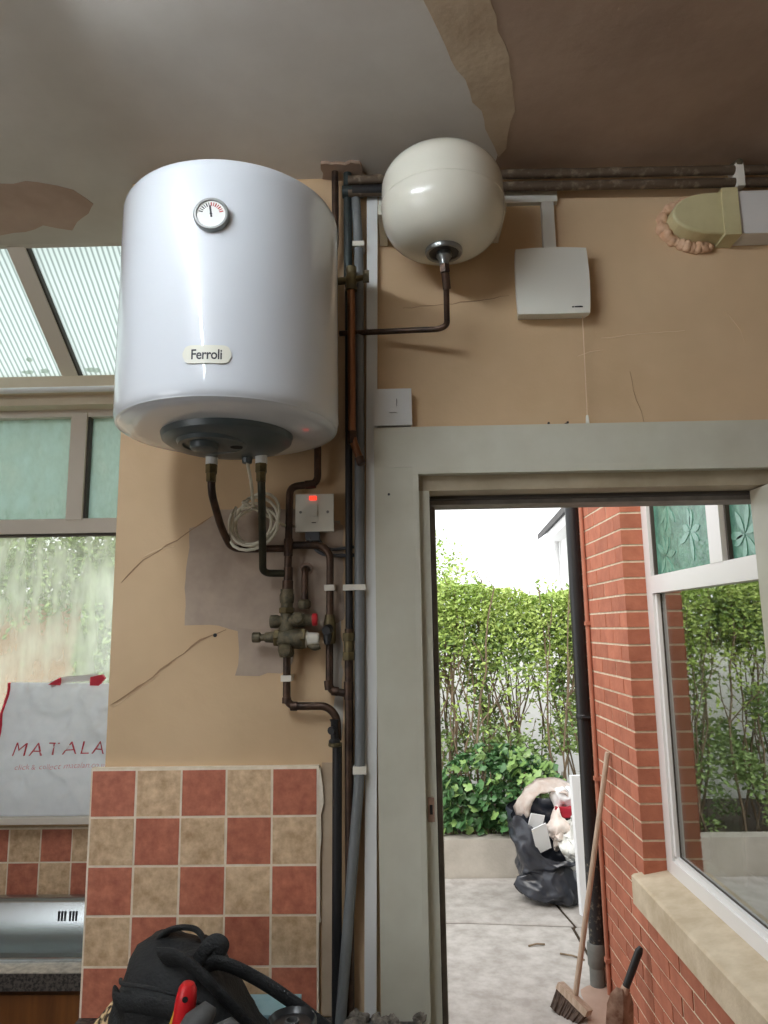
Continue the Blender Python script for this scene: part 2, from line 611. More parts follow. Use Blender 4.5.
# ceiling: bare plaster on the right, a lighter strip along its edge, a pink patch by the roof light
def ceil_plate(name, pts, t, m, amp=0.008):
    o = obj(name, plate_bm(ragged(pts, amp, 0.03), 'xy', CZ - t, CZ + 0.01), m, ceil)
    return o
ceil_plate('plaster_patch', [(0.13, -0.3), (0.13, 0.95), (0.15, 1.13), (0.19, 1.28), (0.235, 1.42), (0.259, 1.55), (0.262, 1.635), (1.45, 1.635), (1.45, -0.3)], 0.0012, 'brown_plaster')
ceil_plate('plaster_strip', [(0.03, 0.9), (0.065, 1.129), (0.12, 1.265), (0.196, 1.413), (0.240, 1.53), (0.258, 1.57), (0.272, 1.54), (0.274, 1.416), (0.237, 1.27), (0.184, 1.134), (0.12, 0.9)], 0.002, 'tan_plaster', 0.005)
ceil_plate('plaster_patch', [(-1.40, 1.60), (-0.997, 1.621), (-0.894, 1.622), (-0.821, 1.659), (-0.794, 1.717), (-0.879, 1.802), (-0.919, 1.841), (-0.979, 1.818), (-1.081, 1.849), (-1.132, 1.862), (-1.40, 1.87)], 0.0012, 'pink_plaster', 0.006)

# wall: bare patches, cracks, screw holes
def wall_plate(name, pts, t, m, amp=0.003, step=0.02):
    return obj(name, plate_bm(ragged(pts, amp, step), 'xz', WY - t, WY + 0.005), m, wall)
wall_plate('plaster_patch', [(-0.490, 1.935), (-0.497, 1.80), (-0.495, 1.714), (-0.44, 1.716), (-0.372, 1.700), (-0.29, 1.70), (-0.20, 1.69), (-0.13, 1.72), (-0.13, 1.94), (-0.19, 1.97), (-0.33, 1.99), (-0.42, 1.98)], 0.0012, 'bare_plaster')
wall_plate('plaster_patch', [(-0.372, 1.705), (-0.368, 1.64), (-0.375, 1.60), (-0.34, 1.595), (-0.30, 1.605), (-0.275, 1.60), (-0.25, 1.62), (-0.24, 1.702)], 0.0018, 'bare_plaster')
wall_plate('plaster_patch', [(-0.19, 1.95), (-0.135, 1.95), (-0.135, 1.46), (-0.155, 1.46), (-0.15, 1.56), (-0.185, 1.72)], 0.0010, 'concrete_wall')
def crack(pts, wd, m, t=0.0016):
    P = [Vector(p) for p in ragged([tuple(p) for p in pts], 0.002, 0.02, False)] + [Vector(pts[-1])]
    a, b = [], []
    for i, p in enumerate(P):
        k = wd * (0.35 + random.random()) * (0.3 if i in (0, len(P) - 1) else 1)
        a.append((p.x, p.y + k))
        b.append((p.x, p.y - k))
    obj('crack', plate_bm(a + b[::-1], 'xz', WY - t, WY + 0.004), m, wall)
crack([(-0.648, 1.812), (-0.60, 1.865), (-0.565, 1.885), (-0.50, 1.925), (-0.44, 1.965)], 0.0018, 'crack')
crack([(-0.60, 1.872), (-0.555, 1.894), (-0.525, 1.896)], 0.0018, 'crack_pale')
crack([(-0.660, 1.535), (-0.60, 1.575), (-0.53, 1.625), (-0.46, 1.678), (-0.40, 1.702)], 0.0018, 'crack')
crack([(-0.655, 1.530), (-0.60, 1.568), (-0.55, 1.605)], 0.0014, 'crack_pale')
crack([(0.50, 2.385), (0.56, 2.392), (0.62, 2.395), (0.70, 2.400)], 0.0012, 'crack_pale')
crack([(0.44, 2.34), (0.47, 2.35), (0.50, 2.355)], 0.0014, 'crack_pale')
crack([(0.02, 2.475), (0.10, 2.478), (0.20, 2.49), (0.28, 2.50)], 0.0005, 'crack')
crack([(0.56, 2.30), (0.565, 2.25), (0.58, 2.20), (0.585, 2.17)], 0.0005, 'crack')
crack([(0.80, 2.45), (0.83, 2.40), (0.84, 2.36)], 0.0012, 'crack_pale')
for hx, hz in ((-0.425, 1.690), (-0.335, 1.680), (0.36, 2.175), (0.40, 2.172), (0.405, 2.176)):
    obj('screw_hole', cyl_bm((hx, WY - 0.002, hz), (hx, WY + 0.004, hz), 0.0045 if hx < 0 else 0.003, seg=8), 'ink_black', wall)

# tiled splashback on the door wall: 5 x 5, each tile a piece
def tile_master(m):
    bm = bbox_bm(-0.0475, 0.0475, -0.004, 0.004, 0, 0.095, 0.0015, 2)
    me = bpy.data.meshes.new('tile')
    bm.to_mesh(me)
    bm.free()
    me.materials.append(MATS[m])
    return me
TILE = {k: tile_master(k) for k in ('tile_red', 'tile_tan')}
def lay_tile(x, y, z, k, parent):
    o = bpy.data.objects.new('tile', TILE[k])
    C.objects.link(o)
    put(o, (x + random.uniform(-1, 1) * 0.0006, y + random.uniform(0, 1) * 0.0008, z), parent)
    o.rotation_euler = (0, random.uniform(-0.004, 0.004), 0)
splash = obj('tile_grout', bbox_bm(-0.690, -0.186, WY - 0.0136, WY + 0.002, 0.902, 1.404, 0.002), 'grout')
splash['kind'] = 'structure'
splash.name = 'wall_tiling'
for j in range(5):
    for i in range(5):
        lay_tile(-0.688 + 0.05 + i * 0.1, WY - 0.011, 1.400 - 0.0975 - j * 0.1, 'tile_red' if (i + j) % 2 == 0 else 'tile_tan', splash)
obj('adhesive_edge', plate_bm(ragged([(-0.1885, 1.398), (-0.183, 1.398), (-0.177, 1.36), (-0.176, 1.325), (-0.182, 1.30), (-0.181, 1.26), (-0.184, 1.20), (-0.183, 1.10), (-0.181, 1.085), (-0.1885, 1.085)], 0.0008, 0.015), 'xz', WY - 0.012, WY), 'grout', splash)
# bare batten beside the tiles
obj('wall_batten', bbox_bm(-0.180, -0.152, WY - 0.004, WY + 0.002, 0.90, 1.408, 0.001), 'tan_plaster', wall)

# ------------------------------------------------------------------ kitchen window bay on the left
BY = 2.36
wl = struct('wall_bay', boxes((-2.0, -0.665, BY, BY + 0.14, 0, 1.122), (-2.0, -0.665, BY, BY + 0.14, 2.49, 2.60)), 'wall_paint')
wl.name = 'wall_window'
bay = obj('tile_grout', bbox_bm(-1.60, -0.666, BY - 0.0136, BY + 0.002, 0.885, 1.095), 'grout', wl)
bay.name = 'tile_bed'
for j in range(2):
    for i in range(1, 9):
        lay_tile(-0.695 - i * 0.1, BY - 0.011, 1.092 - 0.0975 - j * 0.1, 'tile_tan' if (i + j) % 2 == 1 else 'tile_red', wl)
trim = struct('trim_1', bbox_bm(-2.0, -0.666, BY - 0.085, BY + 0.03, 1.122, 1.140, 0.006), 'upvc_inside')
# roof beam above the window
trim2 = struct('trim_2', boxes((-2.0, -0.666, 2.27, 2.36, 2.505, 2.558), (-2.0, -0.666, 2.31, 2.42, 2.470, 2.505)), 'beam_cream')
obj('bead', tube_bm([(-2.0, 2.27, 2.510), (-0.667, 2.27, 2.510)], 0.010, 0, 10), 'upvc', trim2, smooth=True)

win = struct('window_1', boxes((-2.0, -0.666, BY + 0.01, BY + 0.07, 2.445, 2.50), (-2.0, -0.666, BY + 0.01, BY + 0.07, 2.035, 2.085), (-2.0, -0.666, BY + 0.01, BY + 0.07, 1.122, 1.175)), 'upvc_inside')
obj('mullion', bbox_bm(-1.135, -1.080, BY + 0.004, BY + 0.07, 2.08, 2.46, 0.004), 'upvc_inside', win)
obj('mullion', bbox_bm(-2.0, -1.94, BY + 0.004, BY + 0.07, 1.16, 2.46, 0.004), 'upvc_inside', win)
obj('gasket', bbox_bm(-1.080, -1.072, BY + 0.015, BY + 0.05, 2.085, 2.458), 'gasket', win)
obj('gasket', bbox_bm(-1.94, -0.668, BY + 0.015, BY + 0.05, 2.027, 2.036), 'gasket', win)
obj('top_pane', bbox_bm(-1.94, -1.136, BY + 0.036, BY + 0.042, 2.086, 2.456), 'frosted_green', win)
obj('top_pane', bbox_bm(-1.071, -0.668, BY + 0.036, BY + 0.042, 2.086, 2.456), 'frosted_green', win)
obj('pane', bbox_bm(-1.94, -0.668, BY + 0.036, BY + 0.042, 1.176, 2.034), 'misted_glass', win)

# lean-to roof of ribbed clear sheets on white bars
RA, RB = Vector((0, 1.92, 2.850)), Vector((0, 2.40, 2.525))
rs = (RB - RA)
rn = Vector((0, -rs.z, rs.y)).normalized()
if rn.z < 0:
    rn = -rn
def slope_box(bm, x0, x1, n0, n1, s0=0.0, s1=1.0):
    v = []
    for n in (n0, n1):
        for x, s in ((x0, s0), (x1, s0), (x1, s1), (x0, s1)):
            p = RA + rs * s + rn * n
            v.append(bm.verts.new((x, p.y, p.z)))
    for f in ((3, 2, 1, 0), (4, 5, 6, 7), (0, 1, 5, 4), (1, 2, 6, 5), (2, 3, 7, 6), (3, 0, 4, 7)):
        bm.faces.new([v[i] for i in f])
roof = obj('glazing_bar', (lambda b: (slope_box(b, -1.150, -1.096, -0.012, 0.03, 0.0, 0.90), bevel(b, 0.004), b)[2])(bmesh.new()), 'upvc_inside')
roof.name = 'ceiling_rooflight'
roof['kind'] = 'structure'
for xb in (-1.75,):
    b_ = bmesh.new(); slope_box(b_, xb - 0.054, xb, -0.012, 0.03, 0.0, 0.90); obj('glazing_bar', b_, 'upvc_inside', roof)
b_ = bmesh.new(); slope_box(b_, -1.096, -1.089, -0.006, 0.02, 0.0, 0.92); obj('gasket', b_, 'gasket', roof)
for x0, x1 in ((-2.0, -1.804), (-1.75, -1.150), (-1.089, -0.50)):
    b_ = bmesh.new(); slope_box(b_, x0, x1, 0.012, 0.016, -0.05, 1.0); obj('roof_sheet', b_, 'poly_sheet', roof)
for x0, x1, s0, s1 in ((-1.300, -1.245, 0.80, 0.835), (-1.235, -1.195, 0.79, 0.835), (-1.085, -1.01, 0.79, 0.835), (-1.262, -1.236, 0.71, 0.75), (-1.345, -1.315, 0.58, 0.63)):
    n = 22
    pts = []
    for k in range(n):
        a = 2 * pi * k / n
        q = random.uniform(0.6, 1.0)
        pts.append(((x0 + x1) / 2 + (x1 - x0) / 2 * cos(a) * q, (s0 + s1) / 2 + (s1 - s0) / 2 * sin(a) * q))
    b_ = bmesh.new()
    vs = []
    for x, t in pts:
        p = RA + rs * t + rn * 0.010
        vs.append(b_.verts.new((x, p.y, p.z)))
    b_.faces.new(vs)
    obj('dirt', b_, 'dirt_moss', roof)['kind'] = 'stuff'
struct('trim_3', boxes((-2.0, -0.5, 1.905, 1.935, 2.832, 2.95)), 'ceiling_paint')

# ------------------------------------------------------------------ door frame and door
fr = struct('door_frame', bbox_bm(-0.055, 0.045, 1.612, WY, 0, 2.068, 0.004), 'cream_gloss')
fr.name = 'door_1'
obj('architrave', bbox_bm(-0.055, 1.075, 1.612, WY, 2.0685, 2.165, 0.004), 'cream_gloss', fr)
obj('architrave', bbox_bm(0.975, 1.075, 1.612, WY, 0, 2.068, 0.004), 'cream_gloss', fr)
obj('bead', bbox_bm(0.034, 0.047, 1.606, 1.629, 0, 2.050, 0.003), 'cream_gloss', fr)
obj('bead', bbox_bm(0.034, 0.985, 1.605, 1.629, 2.0505, 2.068, 0.004), 'cream_gloss', fr)
obj('jamb', bbox_bm(0.030, 0.072, 1.629, 1.72, 0, 2.015, 0.002), 'cream_gloss', fr)
obj('jamb', bbox_bm(0.950, 0.99, 1.629, 1.72, 0, 2.015, 0.002), 'cream_gloss', fr)
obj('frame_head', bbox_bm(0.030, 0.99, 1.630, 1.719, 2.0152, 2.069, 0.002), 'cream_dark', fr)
obj('weather_seal', boxes((0.0725, 0.077, 1.70, 1.722, 0, 2.007), (0.0725, 0.95, 1.70, 1.722, 2.0075, 2.0145)), 'gasket', fr)
obj('door_stop', bbox_bm(0.070, 0.088, 1.7225, 1.798, 0, 1.991, 0.002), 'weather_strip', fr)
obj('door_stop', bbox_bm(0.070, 0.955, 1.7225, 1.798, 1.997, 2.030, 0.002), 'weather_strip', fr)
obj('door_stop', bbox_bm(0.930, 0.96, 1.7225, 1.798, 0, 1.991, 0.002), 'weather_strip', fr)
obj('outer_frame', bbox_bm(0.030, 0.0935, 1.80, 1.899, 0, 2.0355, 0.002), 'cream_gloss', fr)
obj('outer_frame', bbox_bm(0.962, 0.99, 1.80, 1.899, 0, 2.0355, 0.002), 'cream_gloss', fr)
obj('outer_frame', bbox_bm(0.030, 0.99, 1.80, 1.899, 2.036, 2.075, 0.002), 'cream_gloss', fr)
obj('threshold', bbox_bm(0.045, 0.975, 1.62, 1.93, -0.02, 0.03, 0.004), 'stone_sill', fr)
pl = obj('keep_plate', bbox_bm(0.052, 0.066, 1.6265, 1.629, 1.285, 1.335, 0.001), 'rust', fr)
obj('keep_hole', bbox_bm(0.056, 0.062, 1.6262, 1.6275, 1.30, 1.32), 'ink_black', pl)
obj('strike_plate', bbox_bm(0.0705, 0.0735, 1.655, 1.69, 0.985, 1.11, 0.001), 'white_plastic', fr)
obj('nail_hole', cyl_bm((-0.022, 1.6105, 2.005), (-0.022, 1.613, 2.005), 0.003, seg=8), 'ink_black', fr)

leaf = thing('door_leaf', 'open cream back door seen on its edge at the right of the doorway', 'door', (0.856, 1.30, 0.0))
obj('leaf_panel', bbox_bm(0.842, 0.880, 0.92, 1.692, 0.035, 2.012, 0.003), 'cream_gloss', leaf)
for z0, z1 in ((0.25, 0.95), (1.15, 1.85)):
    obj('raised_panel', bbox_bm(0.836, 0.844, 1.04, 1.58, z0, z1, 0.003), 'cream_gloss', leaf)
hd = obj('handle_plate', bbox_bm(0.828, 0.838, 0.955, 0.995, 0.98, 1.16, 0.003), 'steel_grey', leaf)
obj('lever', tube_bm([(0.830, 0.975, 1.10), (0.79, 0.975, 1.10), (0.79, 1.08, 1.10)], 0.008, 0.015), 'steel_grey', hd, smooth=True)
for z in (0.25, 1.0, 1.75):
    obj('hinge', cyl_bm((0.886, 1.690, z), (0.886, 1.690, z + 0.09), 0.006, seg=10), 'steel_grey', leaf)

# fluorescent tube fitting on the ceiling (out of the picture, mirrored in the heater)
lamp = thing('strip_light', 'white ceiling strip light with one bare fluorescent tube', 'light', (-0.67, 0.2, CZ))
obj('batten', bbox_bm(-0.70, -0.64, -0.50, 0.955, 2.785, CZ - 0.001, 0.004), 'white_plastic', lamp)
obj('tube', cyl_bm((-0.67, -0.46, 2.760), (-0.67, 0.915, 2.760), 0.013, seg=14), 'tube_light', lamp, smooth=True)
for y in (-0.48, 0.915):
    obj('end_cap', bbox_bm(-0.688, -0.652, y, y + 0.02, 2.742, 2.79, 0.003), 'white_plastic', lamp)

# ================================================================== WATER HEATER
HX, HY, HR = -0.343, 1.397, 0.223
heat = thing('water_heater', 'round white electric water heater mounted on the wall under the ceiling', 'water heater', (HX, HY, 2.06))
prof = [(0.130, 2.088), (0.150, 2.087), (0.195, 2.094), (0.212, 2.098), (0.2195, 2.105), (0.223, 2.116)]
prof += [(0.223, 2.13), (0.223, 2.30), (0.223, 2.54), (0.2215, 2.551), (0.217, 2.559), (0.20, 2.563), (0.0, 2.568)]
body = obj('heater_body', lathe_bm([(r, z - 2.0) for r, z in prof], (HX, HY, 2.0), seg=96, cap=True), 'white_enamel', heat, smooth=True)
obj('seam_ring', lathe_bm([(0.2145, 0), (0.2165, -0.002), (0.2195, -0.0005), (0.2205, 0.002)], (HX, HY, 2.1035), seg=96, cap=False), 'white_enamel', body, smooth=True)
CX, CY = -0.343, 1.385
cap = obj('bottom_cover', lathe_bm([(0.0, 2.058), (0.06, 2.058), (0.112, 2.066), (0.128, 2.076), (0.132, 2.090)], (CX, CY, 0), seg=64), 'grey_plastic', heat, smooth=True)
obj('thermostat_well', lathe_bm([(0.070, 2.0655), (0.066, 2.058), (0.058, 2.057), (0.056, 2.064)], (-0.362, 1.345, 0), seg=32, cap=False), 'grey_plastic', cap, smooth=True)
obj('thermostat_knob', lathe_bm([(0.0, 2.045), (0.020, 2.045), (0.026, 2.049), (0.028, 2.062)], (-0.376, 1.335, 0), seg=28), 'grey_plastic', cap, smooth=True)
obj('cable_hole', lathe_bm([(0.0, 2.0575), (0.013, 2.0575), (0.015, 2.06)], (-0.318, 1.36, 0), seg=16), 'black_hole', cap)
obj('cable_gland', cyl_bm((-0.318, 1.455, 2.048), (-0.318, 1.455, 2.075), 0.010, 0.014, seg=12), 'grey_plastic', cap)
for sx in (-0.392, -0.287):
    st = obj('outlet_collar', cyl_bm((sx, 1.45, 2.045), (sx, 1.45, 2.085), 0.0125, seg=18), 'white_plastic', heat, smooth=True)
    obj('outlet_nut', cyl_bm((sx, 1.45, 2.026), (sx, 1.45, 2.046), 0.0125, seg=6), 'brass_old', st)
for zz in (2.20, 2.46):
    obj('wall_bracket', bbox_bm(HX - 0.12, HX + 0.12, 1.60, WY, zz, zz + 0.03), 'steel_grey', heat)

def on_heater(u, z, d=0.0, ang0=0.0):
    """point on the heater's skin: u metres round from the line facing the camera"""
    a = -pi / 2 + ang0 + u / HR
    return Vector((HX + cos(a) * (HR + d), HY + sin(a) * (HR + d), z))
GA = -0.08
# dial
gpos, gdir = on_heater(0, 2.441, 0, GA + 0.145), None
ga = -pi / 2 + GA + 0.145
gn = Vector((cos(ga), sin(ga), 0))
gx = Vector((-sin(ga), cos(ga), 0))
gz = Vector((0, 0, 1))
dial = obj('dial', lathe_bm([(0.0320, -0.006), (0.0320, 0.007), (0.0300, 0.0095), (0.0265, 0.0095), (0.0255, 0.006), (0, 0.006)], gpos, gn, 48, cap=False), 'steel_grey', heat, smooth=True)
obj('dial_face', cyl_bm(gpos + gn * 0.0055, gpos + gn * 0.0066, 0.0254, seg=40), 'dial_face', dial)
def dial_bar(a, r0, r1, wd, m, name):
    d = gx * sin(a) + gz * cos(a)
    s = gx * cos(a) - gz * sin(a)
    bm = bmesh.new()
    vs = []
    for h in (0.0064, 0.0072):
        for rr, ss in ((r0, -1), (r0, 1), (r1, 1), (r1, -1)):
            vs.append(bm.verts.new(gpos + gn * h + d * rr + s * ss * wd))
    for f in ((3, 2, 1, 0), (4, 5, 6, 7), (0, 1, 5, 4), (1, 2, 6, 5), (2, 3, 7, 6), (3, 0, 4, 7)):
        bm.faces.new([vs[i] for i in f])
    bmesh.ops.recalc_face_normals(bm, faces=bm.faces)
    obj(name, bm, m, dial)
for k in range(13):
    a = radians(-75 + k * 12.5)
    dial_bar(a, 0.0155, 0.0225, 0.0007 if k % 2 else 0.0010, 'ink_red' if k >= 6 else 'ink_black', 'tick')
dial_bar(radians(-8), -0.006, 0.0165, 0.0017, 'ink_black', 'needle')
obj('needle_hub', cyl_bm(gpos + gn * 0.006, gpos + gn * 0.0085, 0.0022, seg=12), 'ink_black', dial)
# name badge, bent to the skin
def curved_slab(u0, u1, z0, z1, d0, d1, ang0, n=14, round_=0.0):
    bm = bmesh.new()
    cols = []
    for i in range(n + 1):
        u = u0 + (u1 - u0) * i / n
        e = 0
        if round_:
            q = min(u - u0, u1 - u) / round_
            if q < 1:
                e = round_ * (1 - sqrt(max(0, 1 - (1 - q) ** 2))) * 0.98
        cols.append([bm.verts.new(on_heater(u, z, d, ang0)) for z, d in ((z0 + e, d0), (z1 - e, d0), (z1 - e, d1), (z0 + e, d1))])
    for a, b in zip(cols, cols[1:]):
        for k in range(4):
            bm.faces.new((a[k], a[(k + 1) % 4], b[(k + 1) % 4], b[k]))
    bm.faces.new(cols[0]); bm.faces.new(cols[-1][::-1])
    bmesh.ops.recalc_face_normals(bm, faces=bm.faces)
    return bm
BA = 0.055
badge = obj('name_badge', curved_slab(-0.0425, 0.0425, 2.161, 2.194, -0.002, 0.0022, BA, 20, 0.014), 'badge_cream', heat)
tb = text_bm('Ferroli', 0.027, spacing=0.95, bold=0.0005, fit=0.053)
obj('lettering', remap(tb, lambda x, y, z: on_heater(x - 0.0265, 2.1685 + y * 0.95, 0.0026, BA)), 'ink_black', badge)

# ================================================================== EXPANSION VESSEL
VX, VY = 0.112, 1.482
ves = thing('expansion_vessel', 'cream round expansion vessel hanging below the ceiling above the doorway', 'vessel', (VX, VY, 2.50))
vp = [(0.03, 2.535)]
for k in range(1, 13):
    a = -pi / 2 + k / 12 * pi / 2
    vp.append((0.138 * cos(a) ** 0.62, 2.628 + 0.093 * sin(a)))
vp += [(0.1385, 2.636), (0.139, 2.641), (0.1385, 2.646)]
for k in range(1, 13):
    a = k / 12 * pi / 2
    vp.append((max(0.0, 0.138 * cos(a) ** 0.62) if k < 12 else 0.0, 2.678 + 0.078 * sin(a)))
obj('vessel_body', lathe_bm(vp, (VX, VY, 0), seg=64), 'enamel_cream', ves, smooth='all')
obj('vessel_seam', lathe_bm([(0.1378, 2.6395), (0.1396, 2.6402), (0.1396, 2.6418), (0.1378, 2.6425)], (VX, VY, 0), seg=64, cap=False), 'enamel_cream', ves, smooth=True)
fl = obj('flange', lathe_bm([(0.041, 2.540), (0.042, 2.530), (0.040, 2.526), (0.034, 2.527), (0.033, 2.534)], (VX, VY, 0), seg=40, cap=False), 'steel_grey', ves, smooth=True)
obj('flange_recess', cyl_bm((VX, VY, 2.530), (VX, VY, 2.536), 0.0345, seg=32), 'ink_black', fl)
obj('inlet', lathe_bm([(0.016, 2.531), (0.017, 2.520), (0.011, 2.512), (0.011, 2.500)], (VX, VY, 0), seg=20), 'steel_grey', ves, smooth=True)
for sx in (-1, 1):
    obj('mount_lug', bbox_bm(VX + sx * 0.137 - 0.01, VX + sx * 0.137 + 0.01, VY + 0.02, WY - 0.001, 2.640, 2.665, 0.002), 'enamel_cream', ves)

# ================================================================== PIPES ON THE WALL
def pipe(name, label, pts, r, m, bend=0.022, seg=14, cat='pipe'):
    return tag(obj(name, tube_bm(pts, r, bend, seg), m, None, smooth=True), label, cat)
def collar(parent, a, b, r, m='copper_old', name='fitting', seg=16, bev=0.001):
    return obj(name, cyl_bm(a, b, r, seg=seg, bev=bev), m, parent, smooth=True)
def clip(parent, x, y, z, r, w=0.013):
    bm = bbox_bm(x - r - 0.003, x + r + 0.003, y - r - 0.003, WY - 0.0005, z - w / 2, z + w / 2, 0.002)
    return obj('pipe_clip', bm, 'clip_white', parent)

PY = 1.613
pA = pipe('copper_pipe', 'dark pipe dropping from the ceiling just behind the right edge of the heater', [(-0.143, 1.605, 2.829), (-0.143, 1.605, 2.62), (-0.186, 1.605, 2.50), (-0.186, 1.605, 2.032), (-0.2505, 1.605, 2.026), (-0.2545, 1.605, 1.775)], 0.0085, 'copper_old', 0.02)
collar(pA, (-0.215, 1.605, 2.0295), (-0.190, 1.605, 2.0315), 0.0100)
collar(pA, (-0.2535, 1.605, 1.81), (-0.2545, 1.605, 1.778), 0.0125, 'copper_old')
collar(pA, (-0.2525, 1.605, 1.905), (-0.253, 1.605, 1.865), 0.0105)
collar(pA, (-0.2528, 1.605, 1.84), (-0.253, 1.605, 1.81), 0.0105)
pB = pipe('copper_pipe', 'long dark vertical riser pipe running the full height beside the grey pipe', [(-0.112, PY + 0.006, 2.829), (-0.113, PY + 0.006, 2.5), (-0.116, PY + 0.006, 1.764), (-0.119, PY + 0.006, 0.902)], 0.0085, 'pipe_dark')
obj('pipe', tube_bm([(-0.1125, PY, 2.829), (-0.1130, PY, 2.53)], 0.0105, 0, 14), 'pipe_teal', pB, smooth=True)
obj('pipe', tube_bm([(-0.1170, PY, 1.70), (-0.1185, PY, 1.47), (-0.1190, PY, 0.903)], 0.0090, 0, 14), 'copper_old', pB, smooth=True)
for z in (1.682, 1.640):
    n_ = collar(pB, (-0.117, PY, z + 0.009), (-0.117, PY, z - 0.009), 0.0145, 'brass_old', 'compression_nut', 6)
collar(pB, (-0.117, PY, 1.674), (-0.117, PY, 1.648), 0.011, 'brass_old')
collar(pB, (-0.1182, PY, 1.585), (-0.1182, PY, 1.545), 0.0108)
clip(pB, -0.1165, PY, 1.792, 0.0090)
pC = pipe('overflow_pipe', 'grey plastic overflow pipe beside the white trunking, bending left at its foot', [(-0.094, PY, 2.78), (-0.086, PY, 2.62), (-0.089, PY, 2.11), (-0.092, PY, 1.764), (-0.094, PY - 0.002, 1.40), (-0.138, PY - 0.016, 0.905)], 0.0115, 'pipe_grey', 0.06)
clip(pC, -0.087, PY, 2.626, 0.0115)
clip(pC, -0.0915, PY, 1.792, 0.0115)
clip(pC, -0.0945, PY, 1.398, 0.0115, 0.016)
pD = pipe('copper_pipe', 'bright copper pipe below the brass valve right of the heater', [(-0.1035, 1.586, 2.505), (-0.1045, 1.586, 2.135), (-0.083, 1.580, 2.072)], 0.0092, 'copper_bright', 0.02)
collar(pD, (-0.1045, 1.586, 2.150), (-0.1035, 1.586, 2.120), 0.0106, 'copper_old')
collar(pD, (-0.088, 1.5815, 2.087), (-0.082, 1.580, 2.070), 0.0104, 'copper_old')
# brass gate valve
gv = thing('gate_valve', 'small brass valve with a lever on the pipes right of the heater', 'valve', (-0.1035, 1.586, 2.50))
obj('valve_body', lathe_bm([(0.0135, 2.497), (0.0145, 2.503), (0.012, 2.510), (0.015, 2.518), (0.015, 2.530), (0.012, 2.538), (0.0135, 2.545), (0.0125, 2.556)], (-0.1035, 1.586, 0), seg=16), 'brass_old', gv, smooth=True)
obj('valve_stem', cyl_bm((-0.1035, 1.586, 2.524), (-0.066, 1.578, 2.527), 0.0085, 0.0060, seg=12), 'brass_old', gv, smooth=True)
obj('lever', bbox_bm(-0.075, -0.060, 1.570, 1.574, 2.510, 2.540, 0.0015), 'brass_dirty', gv)
obj('side_stub', cyl_bm((-0.1035, 1.586, 2.524), (-0.140, 1.592, 2.524), 0.009, seg=12), 'brass_old', gv, smooth=True)

# pipes from the heater's two outlets
pE = pipe('copper_pipe', 'copper pipe curving down from the left outlet of the heater', [(-0.392, 1.45, 2.030), (-0.392, 1.455, 1.985), (-0.391, 1.54, 1.922), (-0.381, 1.595, 1.884), (-0.345, 1.6165, 1.884), (-0.262, 1.6165, 1.884)], 0.0082, 'copper_old', 0.05)
collar(pE, (-0.392, 1.45, 2.028), (-0.392, 1.45, 2.008), 0.0105, 'brass_old', 'compression_nut', 6)
pE2 = pipe('copper_pipe', 'greenish copper pipe dropping straight from the right outlet of the heater', [(-0.287, 1.45, 2.030), (-0.2865, 1.455, 1.99), (-0.298, 1.53, 1.90), (-0.306, 1.58, 1.832), (-0.298, 1.592, 1.826), (-0.262, 1.603, 1.826)], 0.0082, 'copper_green', 0.03)
collar(pE2, (-0.287, 1.45, 2.028), (-0.287, 1.45, 2.006), 0.0105, 'brass_old', 'compression_nut', 6)
pG = pipe('copper_pipe', 'copper pipe looping from under the switch down to the riser beside the valve', [(-0.246, 1.610, 1.891), (-0.176, 1.610, 1.889), (-0.158, 1.610, 1.868), (-0.1605, 1.610, 1.566), (-0.127, 1.610, 1.560)], 0.0085, 'copper_old', 0.022)
clip(pG, -0.1588, 1.610, 1.792, 0.0085)
collar(pG, (-0.163, 1.610, 1.588), (-0.1605, 1.610, 1.568), 0.0100)
collar(pG, (-0.155, 1.610, 1.5655), (-0.140, 1.610, 1.563), 0.0100)
pH = pipe('copper_pipe', 'short copper stub coming out of a hole in the wall above the valve', [(-0.215, 1.645, 1.838), (-0.215, 1.607, 1.836), (-0.215, 1.605, 1.760)], 0.0078, 'copper_old', 0.02)
obj('wall_hole', lathe_bm([(0.017, 0), (0.013, 0.0035), (0.010, 0.001)], (-0.215, WY + 0.0005, 1.838), (0, -1, 0), 16), 'pink_plaster', pH)
# drain cock on the loop
dc = thing('drain_cock', 'small black and brass drain cock on the loop pipe beside the valve', 'valve', (-0.163, 1.60, 1.66))
obj('cock_body', lathe_bm([(0.0125, 1.668), (0.014, 1.675), (0.014, 1.712), (0.0115, 1.722), (0.0105, 1.732)], (-0.1595, 1.610, 0), seg=16), 'brass_old', dc, smooth=True)
obj('cock_outlet', lathe_bm([(0.0115, 0), (0.0115, 0.012), (0.0095, 0.016), (0.0095, 0.024)], (-0.161, 1.600, 1.700), (-0.15, -1, -0.15), 16), 'ink_black', dc, smooth=True)
obj('cock_tail', lathe_bm([(0.008, 0), (0.010, 0.012), (0.006, 0.030)], (-0.162, 1.592, 1.696), (0, -0.15, -1), 14), 'ink_black', dc, smooth=True)

